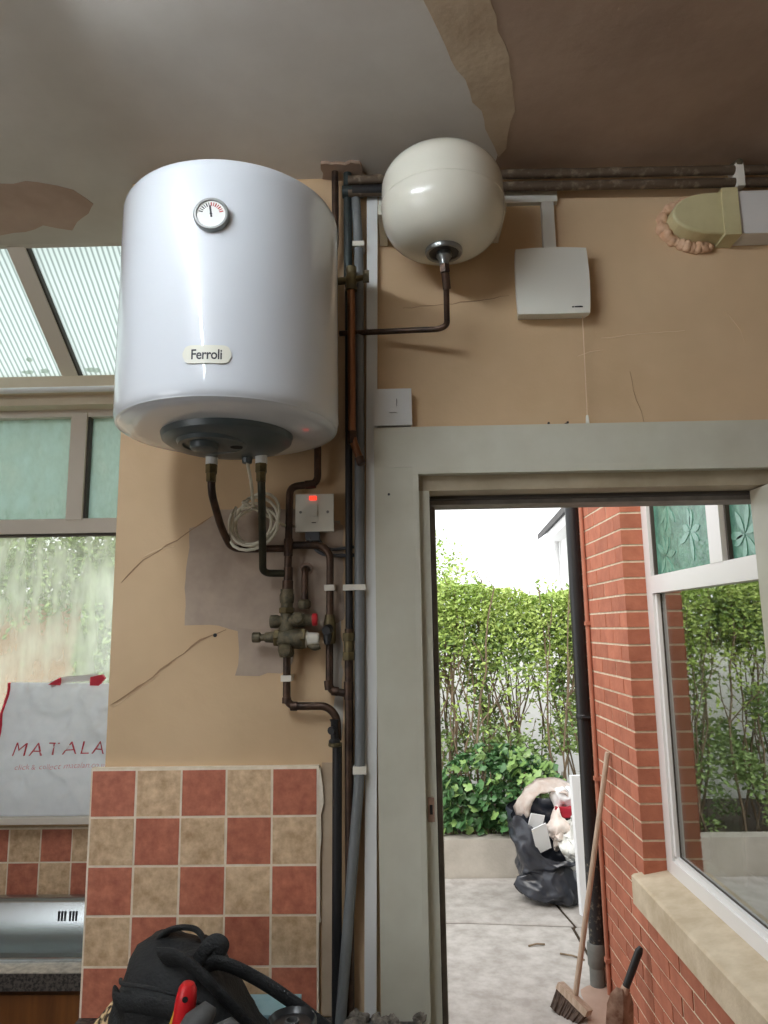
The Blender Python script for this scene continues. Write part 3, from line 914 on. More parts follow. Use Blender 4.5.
# safety valve group
vg = thing('safety_valve', 'cluster of dirty brass valves with a red cap below the heater', 'valve', (-0.254, 1.60, 1.645))
VYc = 1.600
obj('valve_union', lathe_bm([(0.0125, 1.757), (0.0155, 1.760), (0.0165, 1.768), (0.0165, 1.776), (0.0145, 1.782), (0.0150, 1.790)], (-0.2545, VYc, 0), seg=10), 'brass_dirty', vg, smooth=True)
obj('valve_union', lathe_bm([(0.0105, 1.745), (0.0145, 1.750), (0.0145, 1.762), (0.0105, 1.766)], (-0.215, VYc, 0), seg=10), 'brass_dirty', vg, smooth=True)
obj('valve_column', lathe_bm([(0.0150, 1.640), (0.0175, 1.648), (0.0165, 1.658), (0.0150, 1.662), (0.0185, 1.700), (0.0145, 1.73), (0.0135, 1.762)], (-0.2545, VYc, 0), seg=20), 'brass_dirty', vg, smooth=True)
obj('upper_arm', lathe_bm([(0.0135, 0), (0.0150, 0.002), (0.0150, 0.016), (0.0125, 0.020), (0.0120, 0.032), (0.0135, 0.05), (0.0155, 0.055), (0.0155, 0.074), (0.0130, 0.078), (0.0130, 0.094)], (-0.291, VYc - 0.002, 1.718), (1, 0, 0.03), 18), 'brass_dirty', vg, smooth=True)
obj('red_cap', lathe_bm([(0.0125, 0), (0.0145, 0.002), (0.0145, 0.009), (0.012, 0.012)], (-0.197, VYc - 0.002, 1.721), (1, 0, 0.03), 14), 'red_cap', vg, smooth=True)
obj('lower_body', lathe_bm([(0.012, 0), (0.017, 0.004), (0.0215, 0.012), (0.0225, 0.040), (0.0225, 0.060), (0.020, 0.066)], (-0.278, VYc - 0.004, 1.682), (1, 0, -0.04), 22), 'brass_dirty', vg, smooth=True)
obj('lower_cap', lathe_bm([(0.019, 0), (0.019, 0.004), (0.0155, 0.007), (0.0150, 0.028), (0.0125, 0.031)], (-0.213, VYc - 0.004, 1.679), (1, 0, -0.04), 20), 'white_plastic_warm', vg, smooth=True)
tst = obj('test_knob', lathe_bm([(0.0105, 0), (0.0115, 0.002), (0.0115, 0.016), (0.008, 0.019), (0.008, 0.026), (0.0115, 0.03), (0.013, 0.048), (0.013, 0.06)], (-0.330, VYc - 0.004, 1.684), (1, 0, 0), 14), 'brass_dirty', vg, smooth=True)
obj('blow_off', lathe_bm([(0.0125, 0), (0.0150, 0.004), (0.0150, 0.014), (0.012, 0.018)], (-0.2545, VYc - 0.014, 1.660), (0, -1, -0.25), 14), 'brass_dirty', vg, smooth=True)
obj('bonnet', lathe_bm([(0.0135, 0), (0.0150, 0.004), (0.0150, 0.012), (0.010, 0.016), (0.010, 0.022)], (-0.228, VYc - 0.010, 1.724), (0.1, -1, 0.05), 8), 'brass_dirty', vg, smooth=True)
for (hx_, hz_, hr_) in ((-0.281, 1.683, 0.0205), (-0.222, 1.680, 0.0245)):
    obj('hex_nut', lathe_bm([(hr_ - 0.002, 0), (hr_, 0.002), (hr_, 0.010), (hr_ - 0.002, 0.012)], (hx_, VYc - 0.004, hz_), (1, 0, -0.04), 6), 'brass_old', vg)
obj('hex_nut', lathe_bm([(0.0165, 0), (0.0185, 0.002), (0.0185, 0.011), (0.0165, 0.013)], (-0.2545, VYc, 1.736), (0, 0, 1), 6), 'brass_old', vg)
obj('drain_elbow', sweep(bmesh.new(), round_path([(-0.205, VYc - 0.006, 1.668), (-0.190, VYc - 0.012, 1.660), (-0.180, VYc - 0.010, 1.664)], 0.01), 0.0075, 12), 'brass_dirty', vg, smooth=True)
# pipe below it
pV = pipe('copper_pipe', 'copper pipe leaving the bottom of the valves and bending right into black lagging', [(-0.2545, 1.606, 1.650), (-0.2545, 1.606, 1.534), (-0.165, 1.606, 1.533), (-0.1435, 1.606, 1.510), (-0.142, 1.606, 1.46)], 0.0085, 'copper_old', 0.024)
clip(pV, -0.2545, 1.606, 1.594, 0.0085)
collar(pV, (-0.2545, 1.606, 1.553), (-0.2545, 1.606, 1.540), 0.0100)
collar(pV, (-0.246, 1.606, 1.5338), (-0.230, 1.606, 1.5336), 0.0100)
dv = obj('drain_tap', lathe_bm([(0.0105, 1.452), (0.0125, 1.456), (0.0125, 1.462), (0.0085, 1.466), (0.0080, 1.500), (0.0105, 1.506)], (-0.148, 1.594, 0), seg=14), 'ink_black', pV, smooth=True)
obj('tap_ring', lathe_bm([(0.012, 1.449), (0.0145, 1.451), (0.0145, 1.456), (0.012, 1.458)], (-0.147, 1.594, 0), seg=16), 'brass_old', dv, smooth=True)
obj('tap_spout', lathe_bm([(0.006, 0), (0.0085, 0.006), (0.0085, 0.014)], (-0.148, 1.594, 1.484), (-0.6, -1, 0), 12), 'ink_black', dv, smooth=True)
pL = pipe('lagged_pipe', 'black lagged pipe rising from the worktop beside the tiles', [(-0.143, 1.606, 1.455), (-0.1465, 1.606, 0.902)], 0.0105, 'ink_black')
# vessel feed pipe
pF = pipe('copper_pipe', 'thin copper pipe from the expansion vessel turning left to the riser', [(VX, VY, 2.51), (VX + 0.004, VY + 0.01, 2.47), (0.119, 1.545, 2.385), (0.100, 1.553, 2.380), (-0.134, 1.620, 2.404)], 0.0068, 'copper_old', 0.024)
u_ = collar(pF, (VX, VY, 2.503), (VX + 0.002, VY + 0.004, 2.484), 0.0115, 'copper_old', 'compression_nut', 6)
collar(pF, (VX + 0.002, VY + 0.004, 2.484), (VX + 0.006, VY + 0.020, 2.452), 0.0092, 'copper_old')
# pipes under the ceiling
pT1 = pipe('heating_pipe', 'upper of two paint-stained pipes running under the ceiling to the right', [(-0.11, 1.600, 2.795), (0.28, 1.600, 2.800), (1.45, 1.600, 2.787)], 0.0115, 'painted_pipe', 0)
pT2 = pipe('heating_pipe', 'lower of two paint-stained pipes running under the ceiling to the right', [(-0.11, 1.603, 2.764), (0.28, 1.603, 2.769), (1.45, 1.603, 2.755)], 0.0115, 'painted_pipe', 0)
clipc = obj('pipe_clip', bbox_bm(0.835, 0.853, 1.586, 1.63, 2.744, 2.805, 0.004), 'clip_white', pT2)
obj('clip_screw', cyl_bm((0.844, 1.584, 2.805), (0.844, 1.62, 2.818), 0.008, seg=10), 'brass_dirty', pT2)
obj('tee', lathe_bm([(0.015, 0), (0.015, 0.05)], (-0.125, 1.606, 2.768), (1, 0, 0), 14), 'pipe_teal', pT2, smooth=True)
obj('tee', lathe_bm([(0.014, 0), (0.014, 0.10)], (-0.10, 1.603, 2.768), (1, 0, 0.0), 14), 'pipe_dark', pT2, smooth=True)
# broken plaster and timber where the pipes pass the ceiling
pc = obj('plaster_collar', plate_bm(ragged([(-0.175, 1.57), (-0.075, 1.575), (-0.07, 1.635), (-0.178, 1.635)], 0.005, 0.012), 'xy', CZ - 0.008, CZ + 0.004), 'brown_plaster', ceil)

# ================================================================== TRUNKING, SWITCHES, BOX
tr = thing('cable_trunking', 'white plastic cable trunking running down beside the pipes and over to the fan box', 'trunking', (-0.078, 1.63, 0.90))
def lean_box(x0a, x1a, x0b, x1b, z0, z1, y0, y1):
    bm = bmesh.new()
    v = [bm.verts.new(p) for p in ((x0a, y0, z0), (x1a, y0, z0), (x1a, y1, z0), (x0a, y1, z0), (x0b, y0, z1), (x1b, y0, z1), (x1b, y1, z1), (x0b, y1, z1))]
    for f in ((3, 2, 1, 0), (4, 5, 6, 7), (0, 1, 5, 4), (1, 2, 6, 5), (2, 3, 7, 6), (3, 0, 4, 7)):
        bm.faces.new([v[i] for i in f])
    bevel(bm, 0.0015)
    return bm
obj('trunking_length', lean_box(-0.0905, -0.0655, -0.0645, -0.0385, 0.903, 2.785, 1.622, WY), 'white_plastic', tr)
obj('trunking_length', bbox_bm(-0.036, 0.408, 1.624, WY, 2.739, 2.775, 0.0015), 'white_plastic_warm', tr)
obj('trunking_length', bbox_bm(0.368, 0.398, 1.624, WY, 2.595, 2.7385, 0.0015), 'white_plastic_warm', tr)

fb = thing('fan_control_box', 'square white fan control box fixed on the wall above the doorway', 'control box', (0.378, 1.62, 2.43))
bm = bmesh.new()
n = 14
def fbx(sx, sz, y):
    # slightly pillowed outline
    w2 = 0.086 * (1 + 0.025 * (1 - sx * 0) )
    x = 0.3785 + sx * (0.0845 + 0.003 * (1 - sz * sz)) + 0.0
    z = 2.515 + sz * (0.083 + 0.002 * (1 - sx * sx))
    return (x, y + 0.006 * (sx * sx) * 0.5 + 0.004 * sz * sz * 0.5, z)
g = [[bm.verts.new(fbx(-1 + 2 * i / n, -1 + 2 * j / n, 1.592)) for j in range(n + 1)] for i in range(n + 1)]
g2 = [[bm.verts.new((0.3785 + (-1 + 2 * i / n) * 0.080, WY - 0.0005, 2.515 + (-1 + 2 * j / n) * 0.078)) for j in range(n + 1)] for i in range(n + 1)]
for i in range(n):
    for j in range(n):
        bm.faces.new((g[i][j], g[i + 1][j], g[i + 1][j + 1], g[i][j + 1]))
edge = [(i, 0) for i in range(n)] + [(n, j) for j in range(n)] + [(i, n) for i in range(n, 0, -1)] + [(0, j) for j in range(n, 0, -1)]
mid = [bm.verts.new(Vector(g[i][j].co) + Vector((0, 0.016, 0))) for i, j in edge]
for k in range(len(edge)):
    a, b = edge[k], edge[(k + 1) % len(edge)]
    bm.faces.new((g[a[0]][a[1]], mid[k], mid[(k + 1) % len(edge)], g[b[0]][b[1]]))
    bm.faces.new((mid[k], g2[a[0]][a[1]], g2[b[0]][b[1]], mid[(k + 1) % len(edge)]))
for i in range(n + 1):
    for j in range(n + 1):
        if not g2[i][j].link_faces:
            bm.verts.remove(g2[i][j])
bmesh.ops.recalc_face_normals(bm, faces=bm.faces)
obj('box_cover', bm, 'white_plastic_warm', fb, smooth=True)
mk = obj('maker_mark', boxes((0.4205, 0.4235, 1.5915, 1.5945, 2.4445, 2.4470)), 'ink_black', fb)
bm = bmesh.new()
xx = 0.4260
while xx < 0.4440:
    ww = random.uniform(0.0010, 0.0018)
    box(bm, xx, xx + ww, 1.5915, 1.5955, 2.4450, 2.4450 + random.uniform(0.0016, 0.0026))
    xx += ww + 0.0006
obj('maker_lettering', bm, 'ink_black', fb)
pcord = thing('pull_cord', 'thin pull cord hanging from the fan control box', 'cord', (0.447, 1.622, 2.158))
obj('string', tube_bm([(0.4500, 1.618, 2.434), (0.4495, 1.621, 2.36), (0.4475, 1.623, 2.185)], 0.0011, 0.03, 6), 'cord', pcord, smooth=True)
obj('toggle', lathe_bm([(0.002, 2.188), (0.0035, 2.184), (0.0045, 2.168), (0.0035, 2.165)], (0.4475, 1.623, 0), seg=12), 'white_plastic_warm', pcord, smooth=True)

sw = thing('light_switch', 'white surface-mounted light switch above the corner of the door frame', 'switch', (-0.010, 1.625, 2.168))
obj('pattress', bbox_bm(-0.052, 0.033, 1.612, WY, 2.170, 2.255, 0.002), 'white_plastic', sw)
pt = obj('plate', bbox_bm(-0.054, 0.035, 1.605, 1.6125, 2.168, 2.257, 0.003), 'white_plastic', sw)
obj('rocker', bbox_bm(-0.018, -0.001, 1.6005, 1.606, 2.198, 2.232, 0.002), 'white_plastic', pt)
obj('rocker_gap', bbox_bm(-0.0005, 0.0005, 1.6040, 1.606, 2.214, 2.232), 'ink_black', pt)
sp = thing('fused_switch', 'white fused switch with a glowing red neon beside the pipes', 'switch', (-0.194, 1.62, 1.92))
obj('pattress', bbox_bm(-0.235, -0.152, 1.614, WY, 1.923, 2.005, 0.002), 'white_plastic_warm', sp)
pt = obj('plate', bbox_bm(-0.2375, -0.1495, 1.607, 1.6145, 1.921, 2.008, 0.003), 'white_plastic_warm', sp)
obj('rocker', bbox_bm(-0.205, -0.187, 1.6035, 1.608, 1.955, 1.985, 0.002), 'white_plastic_warm', pt)
obj('fuse_slot', bbox_bm(-0.200, -0.190, 1.6055, 1.6075, 1.9405, 1.9425), 'grey_rubber', pt)
obj('neon', bbox_bm(-0.205, -0.189, 1.6045, 1.6085, 1.994, 2.003, 0.003), 'neon_red', pt)
for sx in (-0.2255, -0.163):
    obj('screw', cyl_bm((sx, 1.6075, 1.966), (sx, 1.6055, 1.966), 0.0032, seg=10), 'steel_grey', pt)
cg = tag(obj('power_cable', tube_bm([(-0.205, 1.625, 1.922), (-0.205, 1.62, 1.90), (-0.185, 1.622, 1.872), (-0.150, 1.628, 1.866), (-0.105, 1.634, 1.868)], 0.0045, 0.03, 8), 'cable_grey', None, True), 'thick grey cable sagging from the fused switch behind the pipes', 'cable')
cg2 = tag(obj('power_cable', tube_bm([(-0.190, 1.628, 1.922), (-0.188, 1.628, 1.905), (-0.165, 1.632, 1.880), (-0.105, 1.634, 1.887)], 0.0036, 0.03, 8), 'cable_grey', None, True), 'thin grey cable looping from the fused switch above the thicker one', 'cable')
obj('cable_gland', bbox_bm(-0.216, -0.184, 1.618, WY - 0.001, 1.902, 1.9225, 0.002), 'cable_grey', cg)

# coiled white heater flex
cc = Vector((-0.330, 1.590, 1.955))
pts = [Vector((-0.318, 1.455, 2.052)), Vector((-0.319, 1.50, 2.02)), Vector((-0.325, 1.56, 1.975))]
for lp, (rx, rz, dx, dz, tl) in enumerate(((0.048, 0.062, 0.008, -0.004, -0.5), (0.046, 0.050, -0.004, -0.018, -0.2), (0.058, 0.046, 0.002, -0.030, 0.5), (0.050, 0.058, 0.004, -0.014, -0.7))):
    for k in range(20):
        a = pi + 2 * pi * k / 20
        x, z = rx * cos(a), rz * sin(a)
        pts.append(cc + Vector((x * cos(tl) - z * sin(tl) + dx, -0.012 * cos(a + lp) - 0.006 * lp, x * sin(tl) + z * cos(tl) + dz)))
pts += [Vector((-0.262, 1.60, 1.935)), Vector((-0.235, 1.628, 1.935))]
bm = sweep(bmesh.new(), pts, 0.0036, 8)
tag(obj('heater_flex', bm, 'cable_white', None, smooth=True), 'coil of white flex hanging between the two heater pipes', 'cable')

# ================================================================== EXTRACTOR DUCT
du = thing('extractor_duct', 'flat plastic extractor duct running right along the wall under the ceiling pipes', 'duct', (0.85, 1.61, 2.61))
n = 16
def arc_pts(cx, cz, rx, rz, a0, a1, n):
    return [(cx + rx * cos(a0 + (a1 - a0) * k / n), cz + rz * sin(a0 + (a1 - a0) * k / n)) for k in range(n + 1)]
out = arc_pts(0.770, 2.674, 0.098, 0.054, pi / 2, 3 * pi / 2, 18)
out = [(0.805, 2.728)] + out + [(0.805, 2.618)]
bm = plate_bm(out, 'xz', 1.584, WY)
bevel(bm, 0.006, 3, 60)
el = obj('duct_elbow', bm, 'duct_beige', du)
obj('duct_collar', bbox_bm(0.790, 0.828, 1.578, WY, 2.612, 2.734, 0.003), 'duct_beige', du)
obj('duct_length', bbox_bm(0.826, 1.49, 1.584, WY, 2.617, 2.728, 0.003), 'duct_white', du)
fo = bmesh.new()
random.seed(3)
for k in range(22):
    a = pi * 0.62 + (pi * 1.52 - pi * 0.62) * k / 21
    c = Vector((0.766 + 0.104 * cos(a), 1.632, 2.672 + 0.064 * sin(a)))
    r = random.uniform(0.010, 0.017)
    r0 = bmesh.ops.create_icosphere(fo, subdivisions=2, radius=r, matrix=Matrix.Translation(c))
    for v in r0['verts']:
        v.co += Vector((1, 1, 1)) * 0.0 + (v.co - c) * 0.35 * fbm(v.co, 60)
obj('sealing_foam', fo, 'foam', du, smooth='all')

# ================================================================== SINK COUNTER, TOTE BAG
cab = thing('sink_cabinet', 'brown wooden base cabinet under the sink by the window', 'cabinet', (-1.15, 2.1, 0))
obj('cabinet_body', boxes((-1.60, -0.67, 1.865, 1.878, 0.08, 0.858), (-1.60, -0.67, 2.325, 2.34, 0.08, 0.858), (-1.60, -1.58, 1.878, 2.325, 0.08, 0.858), (-0.668, -0.666, 1.878, 2.325, 0.08, 0.858), (-1.58, -0.67, 1.878, 2.325, 0.08, 0.10)), 'cabinet_wood', cab)
for x0, x1 in ((-1.598, -1.18), (-1.174, -0.775)):
    d = obj('cabinet_door', bbox_bm(x0, x1, 1.845, 1.865, 0.11, 0.845, 0.003), 'cabinet_wood', cab)
    obj('door_knob', lathe_bm([(0.005, 0), (0.005, 0.015), (0.012, 0.02), (0.009, 0.028)], (x1 - 0.05 if x0 < -1.3 else x0 + 0.05, 1.845, 0.70), (0, -1, 0), 14), 'brass_old', d, smooth=True)
obj('plinth', bbox_bm(-1.60, -0.67, 1.93, 2.33, 0.0, 0.08), 'cabinet_wood', cab)
wt = thing('sink_worktop', 'dark speckled worktop around the steel sink', 'worktop', (-1.15, 2.1, 0.86))
bm = boxes((-1.60, -0.67, 1.826, 1.882, 0.862, 0.900), (-1.60, -0.67, 2.315, 2.348, 0.862, 0.898), (-1.60, -1.466, 1.882, 2.315, 0.862, 0.900))
obj('slab', bm, 'worktop', wt)
obj('edge_strip', bbox_bm(-1.60, -0.67, 1.828, 1.880, 0.8995, 0.9020), 'worktop_edge', wt)
sk = thing('kitchen_sink', 'stainless steel sink bowl below the window', 'sink', (-1.1, 2.11, 0.74))
bm = bmesh.new()
X0, X1, Y0, Y1 = -1.465, -0.668, 1.880, 2.322
def ring(x0, x1, y0, y1, z, r, n=6):
    out = []
    for cx, cy, a0 in ((x1 - r, y1 - r, 0), (x0 + r, y1 - r, pi / 2), (x0 + r, y0 + r, pi), (x1 - r, y0 + r, 3 * pi / 2)):
        for k in range(n + 1):
            a = a0 + pi / 2 * k / n
            out.append(bm.verts.new((cx + r * cos(a), cy + r * sin(a), z)))
    return out
rings = [ring(X0, X1, Y0, Y1, 0.902, 0.006), ring(X0, X1, Y0, Y1, 0.907, 0.006), ring(X0 + .012, X1 - .012, Y0 + .010, Y1 - .010, 0.909, 0.02), ring(X0 + .022, X1 - .02, Y0 + .018, Y1 - .026, 0.905, 0.03),
         ring(X0 + .03, X1 - .028, Y0 + .024, Y1 - .034, 0.895, 0.035), ring(X0 + .045, X1 - .045, Y0 + .04, Y1 - .045, 0.760, 0.06), ring(X0 + .08, X1 - .08, Y0 + .07, Y1 - .085, 0.745, 0.07)]
for a, b in zip(rings, rings[1:]):
    m_ = len(a)
    for k in range(m_):
        bm.faces.new((a[k], a[(k + 1) % m_], b[(k + 1) % m_], b[k]))
bm.faces.new(rings[-1])
bmesh.ops.recalc_face_normals(bm, faces=bm.faces)
bmesh.ops.reverse_faces(bm, faces=bm.faces)
bowl = obj('bowl', bm, 'sink_steel', sk, smooth=True)
for grp in range(2):
    for k in range(3):
        x = -1.048 + grp * 0.034 + k * 0.0095
        obj('overflow_slot', bbox_bm(x, x + 0.0048, 2.2825, 2.290, 0.845, 0.872, 0.001), 'ink_black', bowl)

# tote bag on the sill
tt = thing('tote_bag', 'crumpled white carrier bag with red lettering on the window sill', 'bag', (-1.06, 2.25, 1.125))
def tote_pt(u, v, side=0):
    """u 0..1 left to right, v 0..1 bottom to top, on the bag's front; leaning back a little"""
    xl, xr = -1.300 + 0.035 * v, -0.875 + 0.0 * v
    x = xl + (xr - xl) * u
    z = 1.142 + 0.402 * v - 0.008 * u * v
    d = 0.020 * sin(pi * u) * sin(pi * min(1, v * 1.2) * 0.9)
    p = Vector((x * 5, z * 5, 1.3))
    w_ = 0.008 * fbm(p, 1.2, 2) + 0.034 * (0.35 - abs(fbm(p + Vector((9, 3, 0)), 1.3, 2))) + 0.020 * (0.3 - abs(fbm(p + Vector((2, 5, 1)), 3.0, 2))) + 0.002 * fbm(p, 7, 2)
    y = 2.296 + 0.025 * v - d * 0.6 - w_ * (0.25 + 0.75 * min(1, v * 4))
    return Vector((x, y, z))
bm = bmesh.new()
nu, nv = 56, 56
fr_ = [[bm.verts.new(tote_pt(i / nu, j / nv)) for j in range(nv + 1)] for i in range(nu + 1)]
bk_ = [[bm.verts.new((fr_[i][j].co.x, 2.356 - 0.010 * (j / nv), fr_[i][j].co.z)) for j in range(nv + 1)] for i in range(nu + 1)]
for i in range(nu):
    for j in range(nv):
        bm.faces.new((fr_[i][j], fr_[i + 1][j], fr_[i + 1][j + 1], fr_[i][j + 1]))
        bm.faces.new((bk_[i][j + 1], bk_[i + 1][j + 1], bk_[i + 1][j], bk_[i][j]))
for j in range(nv):
    bm.faces.new((fr_[0][j + 1], bk_[0][j + 1], bk_[0][j], fr_[0][j]))
    bm.faces.new((fr_[nu][j], bk_[nu][j], bk_[nu][j + 1], fr_[nu][j + 1]))
for i in range(nu):
    bm.faces.new((fr_[i][0], bk_[i][0], bk_[i + 1][0], fr_[i + 1][0]))
obj('bag_body', bm, 'tote_fabric', tt, smooth='all')
def tote_uv(x, z):
    v = (z - 1.142) / 0.402
    xl = -1.300 + 0.035 * v
    return (x - xl) / (-0.875 - xl), v
def on_tote(x, z, d=0.0022):
    u, v = tote_uv(x, z)
    p = tote_pt(u, v)
    return Vector((p.x, p.y - d, p.z))
t1 = text_bm('MATALAN', 0.066, shear=0.22, spacing=1.15, bold=-0.0008, fit=0.352)
obj('lettering', remap(t1, lambda x, y, z: on_tote(-1.226 + x, 1.322 + y * 0.90 + x * 0.015)), 'tote_print', tt)
t2 = text_bm('click & collect matalan.co.uk', 0.023, shear=0.15, spacing=1.0, bold=-0.0003, fit=0.29)
obj('lettering', remap(t2, lambda x, y, z: on_tote(-1.212 + x, 1.281 + y + x * 0.02)), 'tote_print_pale', tt)
# red piping on the left edge, red handle ends
bm = sweep(bmesh.new(), [tote_pt(0.0, j / 30) + Vector((0, -0.001, 0)) for j in range(31)], 0.0045, 6)
obj('piping', bm, 'tote_red', tt, smooth=True)
bm = sweep(bmesh.new(), round_path([(-1.125, 2.310, 1.536), (-1.10, 2.312, 1.548), (-1.08, 2.316, 1.552), (-0.985, 2.32, 1.558), (-0.975, 2.316, 1.558)], 0.02), 0.010, 8, flat=0.25, side=(0, 1, 0))
obj('handle', bm, 'white_plastic', tt, smooth=True)
obj('handle_end', plate_bm([(-1.128, 1.538), (-1.090, 1.536), (-1.092, 1.560)], 'xz', 2.298, 2.308), 'tote_red', tt)
obj('handle_end', plate_bm([(-0.993, 1.534), (-0.965, 1.533), (-0.945, 1.556), (-0.955, 1.568), (-0.992, 1.560)], 'xz', 2.296, 2.308), 'tote_red', tt)

# ================================================================== WORKTOP BY THE DOOR, TOOL BAG
wb = thing('side_worktop', 'dark speckled worktop against the tiled wall beside the doorway', 'worktop', (-0.32, 1.35, 0.86))
obj('slab', bbox_bm(-0.690, 0.03, 1.05, 1.629, 0.862, 0.901, 0.003), 'worktop', wb)
sc = thing('base_cabinet', 'brown wooden base cabinet below the worktop beside the doorway', 'cabinet', (-0.32, 1.35, 0))
obj('cabinet_body', bbox_bm(-0.68, 0.02, 1.09, 1.62, 0.0, 0.861), 'cabinet_wood', sc)
for x0, x1 in ((-0.677, -0.335), (-0.329, 0.017)):
    obj('cabinet_door', bbox_bm(x0, x1, 1.07, 1.09, 0.10, 0.845, 0.003), 'cabinet_wood', sc)
random.seed(11)
bm = bmesh.new()
for k in range(26):
    c = Vector((random.uniform(-0.125, 0.025), random.uniform(1.56, 1.618), 0.906))
    r = random.uniform(0.008, 0.017)
    q = bmesh.ops.create_icosphere(bm, subdivisions=2, radius=r, matrix=Matrix.Translation(c))
    for v in q['verts']:
        v.co += (v.co - c) * 0.6 * fbm(v.co, 70)
        v.co.z = max(v.co.z, 0.9015)
tag(obj('mortar_rubble', bm, 'rubble', None), 'grey crumbs of mortar on the worktop below the trunking', 'rubble', kind='stuff')

tb_ = thing('tool_bag', 'black fabric tool bag with webbing straps on the worktop before the tiles', 'bag', (-0.40, 1.43, 0.902))
def soft(x):
    return max(0.0, min(1.0, x))
bm = bmesh.new()
bmesh.ops.create_cube(bm, size=2.0)
bmesh.ops.subdivide_edges(bm, edges=bm.edges, cuts=19, use_grid_fill=True)
for v in bm.verts:
    p = v.co.copy()
    l = (abs(p.x) ** 6 + abs(p.y) ** 6 + abs(p.z) ** 6) ** (1 / 6)
    x, y, z = p / l
    # ridge line of the bag: tall block on the left, sloping away to the right
    top = 1.126 - 0.010 * soft(-x - 0.75) * 4 - 0.19 * soft((x - 0.02) / 1.0) ** 1.1
    zz = 0.903 + (z + 1) / 2 * (top - 0.903)
    xx = -0.390 + x * 0.145
    if x < 0:
        xx += 0.022 * soft((zz - 1.0) / 0.12) - 0.006
    yy = 1.440 + y * (0.130 - 0.075 * (z + 1) / 2 + 0.02 * soft(-z))
    if y < 0 and zz < 1.065:
        yy -= 0.018                                  # the bulging front pocket under its flap
    if y < 0:
        xx += 0.028 * soft(-y) * soft(-x + 0.3)
    P = Vector((xx, yy, zz))
    P += Vector((x, y, z)) * (0.012 * fbm(P, 11, 2) + 0.004 * fbm(P, 40, 2))
    P.z = max(P.z, 0.903)
    v.co = P
obj('bag_body', bm, 'bag_black', tb_, smooth='all')
def strap(name, pts, wd, th=0.18, side=(0, 1, 0), m='bag_web', bend=0.03, par=tb_):
    P = round_path(pts, bend)
    Q = []
    for a, b in zip(P, P[1:]):
        k = max(1, int((b - a).length / 0.010))
        for j in range(k):
            Q.append(a.lerp(b, j / k))
    Q.append(P[-1])
    return obj(name, sweep(bmesh.new(), Q, wd, 12, flat=th, side=side), m, par, smooth=True)
strap('pocket_flap', [(-0.512, 1.36, 1.070), (-0.500, 1.326, 1.074), (-0.460, 1.312, 1.078), (-0.40, 1.312, 1.068), (-0.335, 1.318, 1.045)], 0.017, 0.35, (0, 1, 0))
strap('piping', [(-0.508, 1.365, 1.092), (-0.496, 1.335, 1.098), (-0.46, 1.325, 1.100), (-0.40, 1.325, 1.088), (-0.335, 1.33, 1.063)], 0.0035, 1.0)
strap('carry_handle', [(-0.478, 1.45, 1.105), (-0.462, 1.45, 1.136), (-0.430, 1.45, 1.146), (-0.395, 1.45, 1.142), (-0.376, 1.44, 1.118), (-0.372, 1.43, 1.09)], 0.012, 0.45, (0, 0.2, 1), bend=0.02)
strap('carry_handle', [(-0.395, 1.385, 1.085), (-0.375, 1.38, 1.118), (-0.357, 1.38, 1.142), (-0.343, 1.38, 1.150), (-0.330, 1.38, 1.143), (-0.336, 1.385, 1.126), (-0.362, 1.39, 1.112)], 0.0125, 0.45, (0.3, 1, 0), bend=0.015)
strap('shoulder_strap', [(-0.440, 1.385, 1.120), (-0.405, 1.365, 1.128), (-0.375, 1.352, 1.118), (-0.332, 1.345, 1.085), (-0.290, 1.345, 1.046), (-0.250, 1.345, 1.004), (-0.21, 1.35, 0.93), (-0.205, 1.352, 0.908)], 0.024, 0.30, (0.1, 1, 0.55))
strap('shoulder_strap', [(-0.372, 1.39, 1.100), (-0.345, 1.385, 1.113), (-0.305, 1.38, 1.104), (-0.250, 1.378, 1.078), (-0.188, 1.375, 1.040), (-0.126, 1.372, 0.996), (-0.06, 1.37, 0.93), (-0.045, 1.37, 0.908)], 0.017, 0.40, (0, 1, 0.5))

sdv = thing('screwdriver', 'red and yellow screwdriver handle standing up in the tool bag pocket', 'screwdriver', (-0.385, 1.29, 0.91))
dvx = Vector((-0.364, 1.285, 1.122))
dax = Vector((-0.14, 0.02, -1)).normalized()
obj('handle', lathe_bm([(0.0, -0.003), (0.010, 0.0), (0.0150, 0.008), (0.0172, 0.024), (0.0172, 0.045), (0.0190, 0.07), (0.0165, 0.10), (0.012, 0.115)], dvx, dax, 20), 'handle_red', sdv, smooth=True)
for sx in (-1, 1):
    g0 = dvx + dax * 0.040 + Vector((sx * 0.0145, -0.005, 0))
    obj('grip_inlay', sweep(bmesh.new(), [g0, g0 + dax * 0.02, g0 + dax * 0.060], [0.002, 0.0060, 0.007], 8), 'handle_yellow', sdv, smooth=True)
obj('hanging_hole', cyl_bm(dvx + dax * 0.018 + Vector((0.002, -0.0172, 0)), dvx + dax * 0.018 + Vector((0.002, -0.010, 0)), 0.0046, seg=14), 'black_hole', sdv)
obj('shaft', cyl_bm(dvx + dax * 0.11, dvx + dax * 0.21, 0.0035, seg=10), 'steel_grey', sdv)
gl = thing('work_glove', 'grey rubber work glove lying in front of the tool bag', 'glove', (-0.34, 1.25, 0.903))
obj('finger', sweep(bmesh.new(), [(-0.372, 1.25, 0.99), (-0.358, 1.25, 1.045), (-0.340, 1.252, 1.078), (-0.322, 1.256, 1.092), (-0.312, 1.26, 1.090)], [0.022, 0.025, 0.022, 0.017, 0.006], 16), 'grey_rubber', gl, smooth='all')
obj('finger', sweep(bmesh.new(), [(-0.335, 1.252, 1.02), (-0.312, 1.252, 1.062), (-0.285, 1.252, 1.074), (-0.262, 1.252, 1.062)], [0.016, 0.013, 0.012, 0.006], 12), 'grey_rubber', gl, smooth='all')
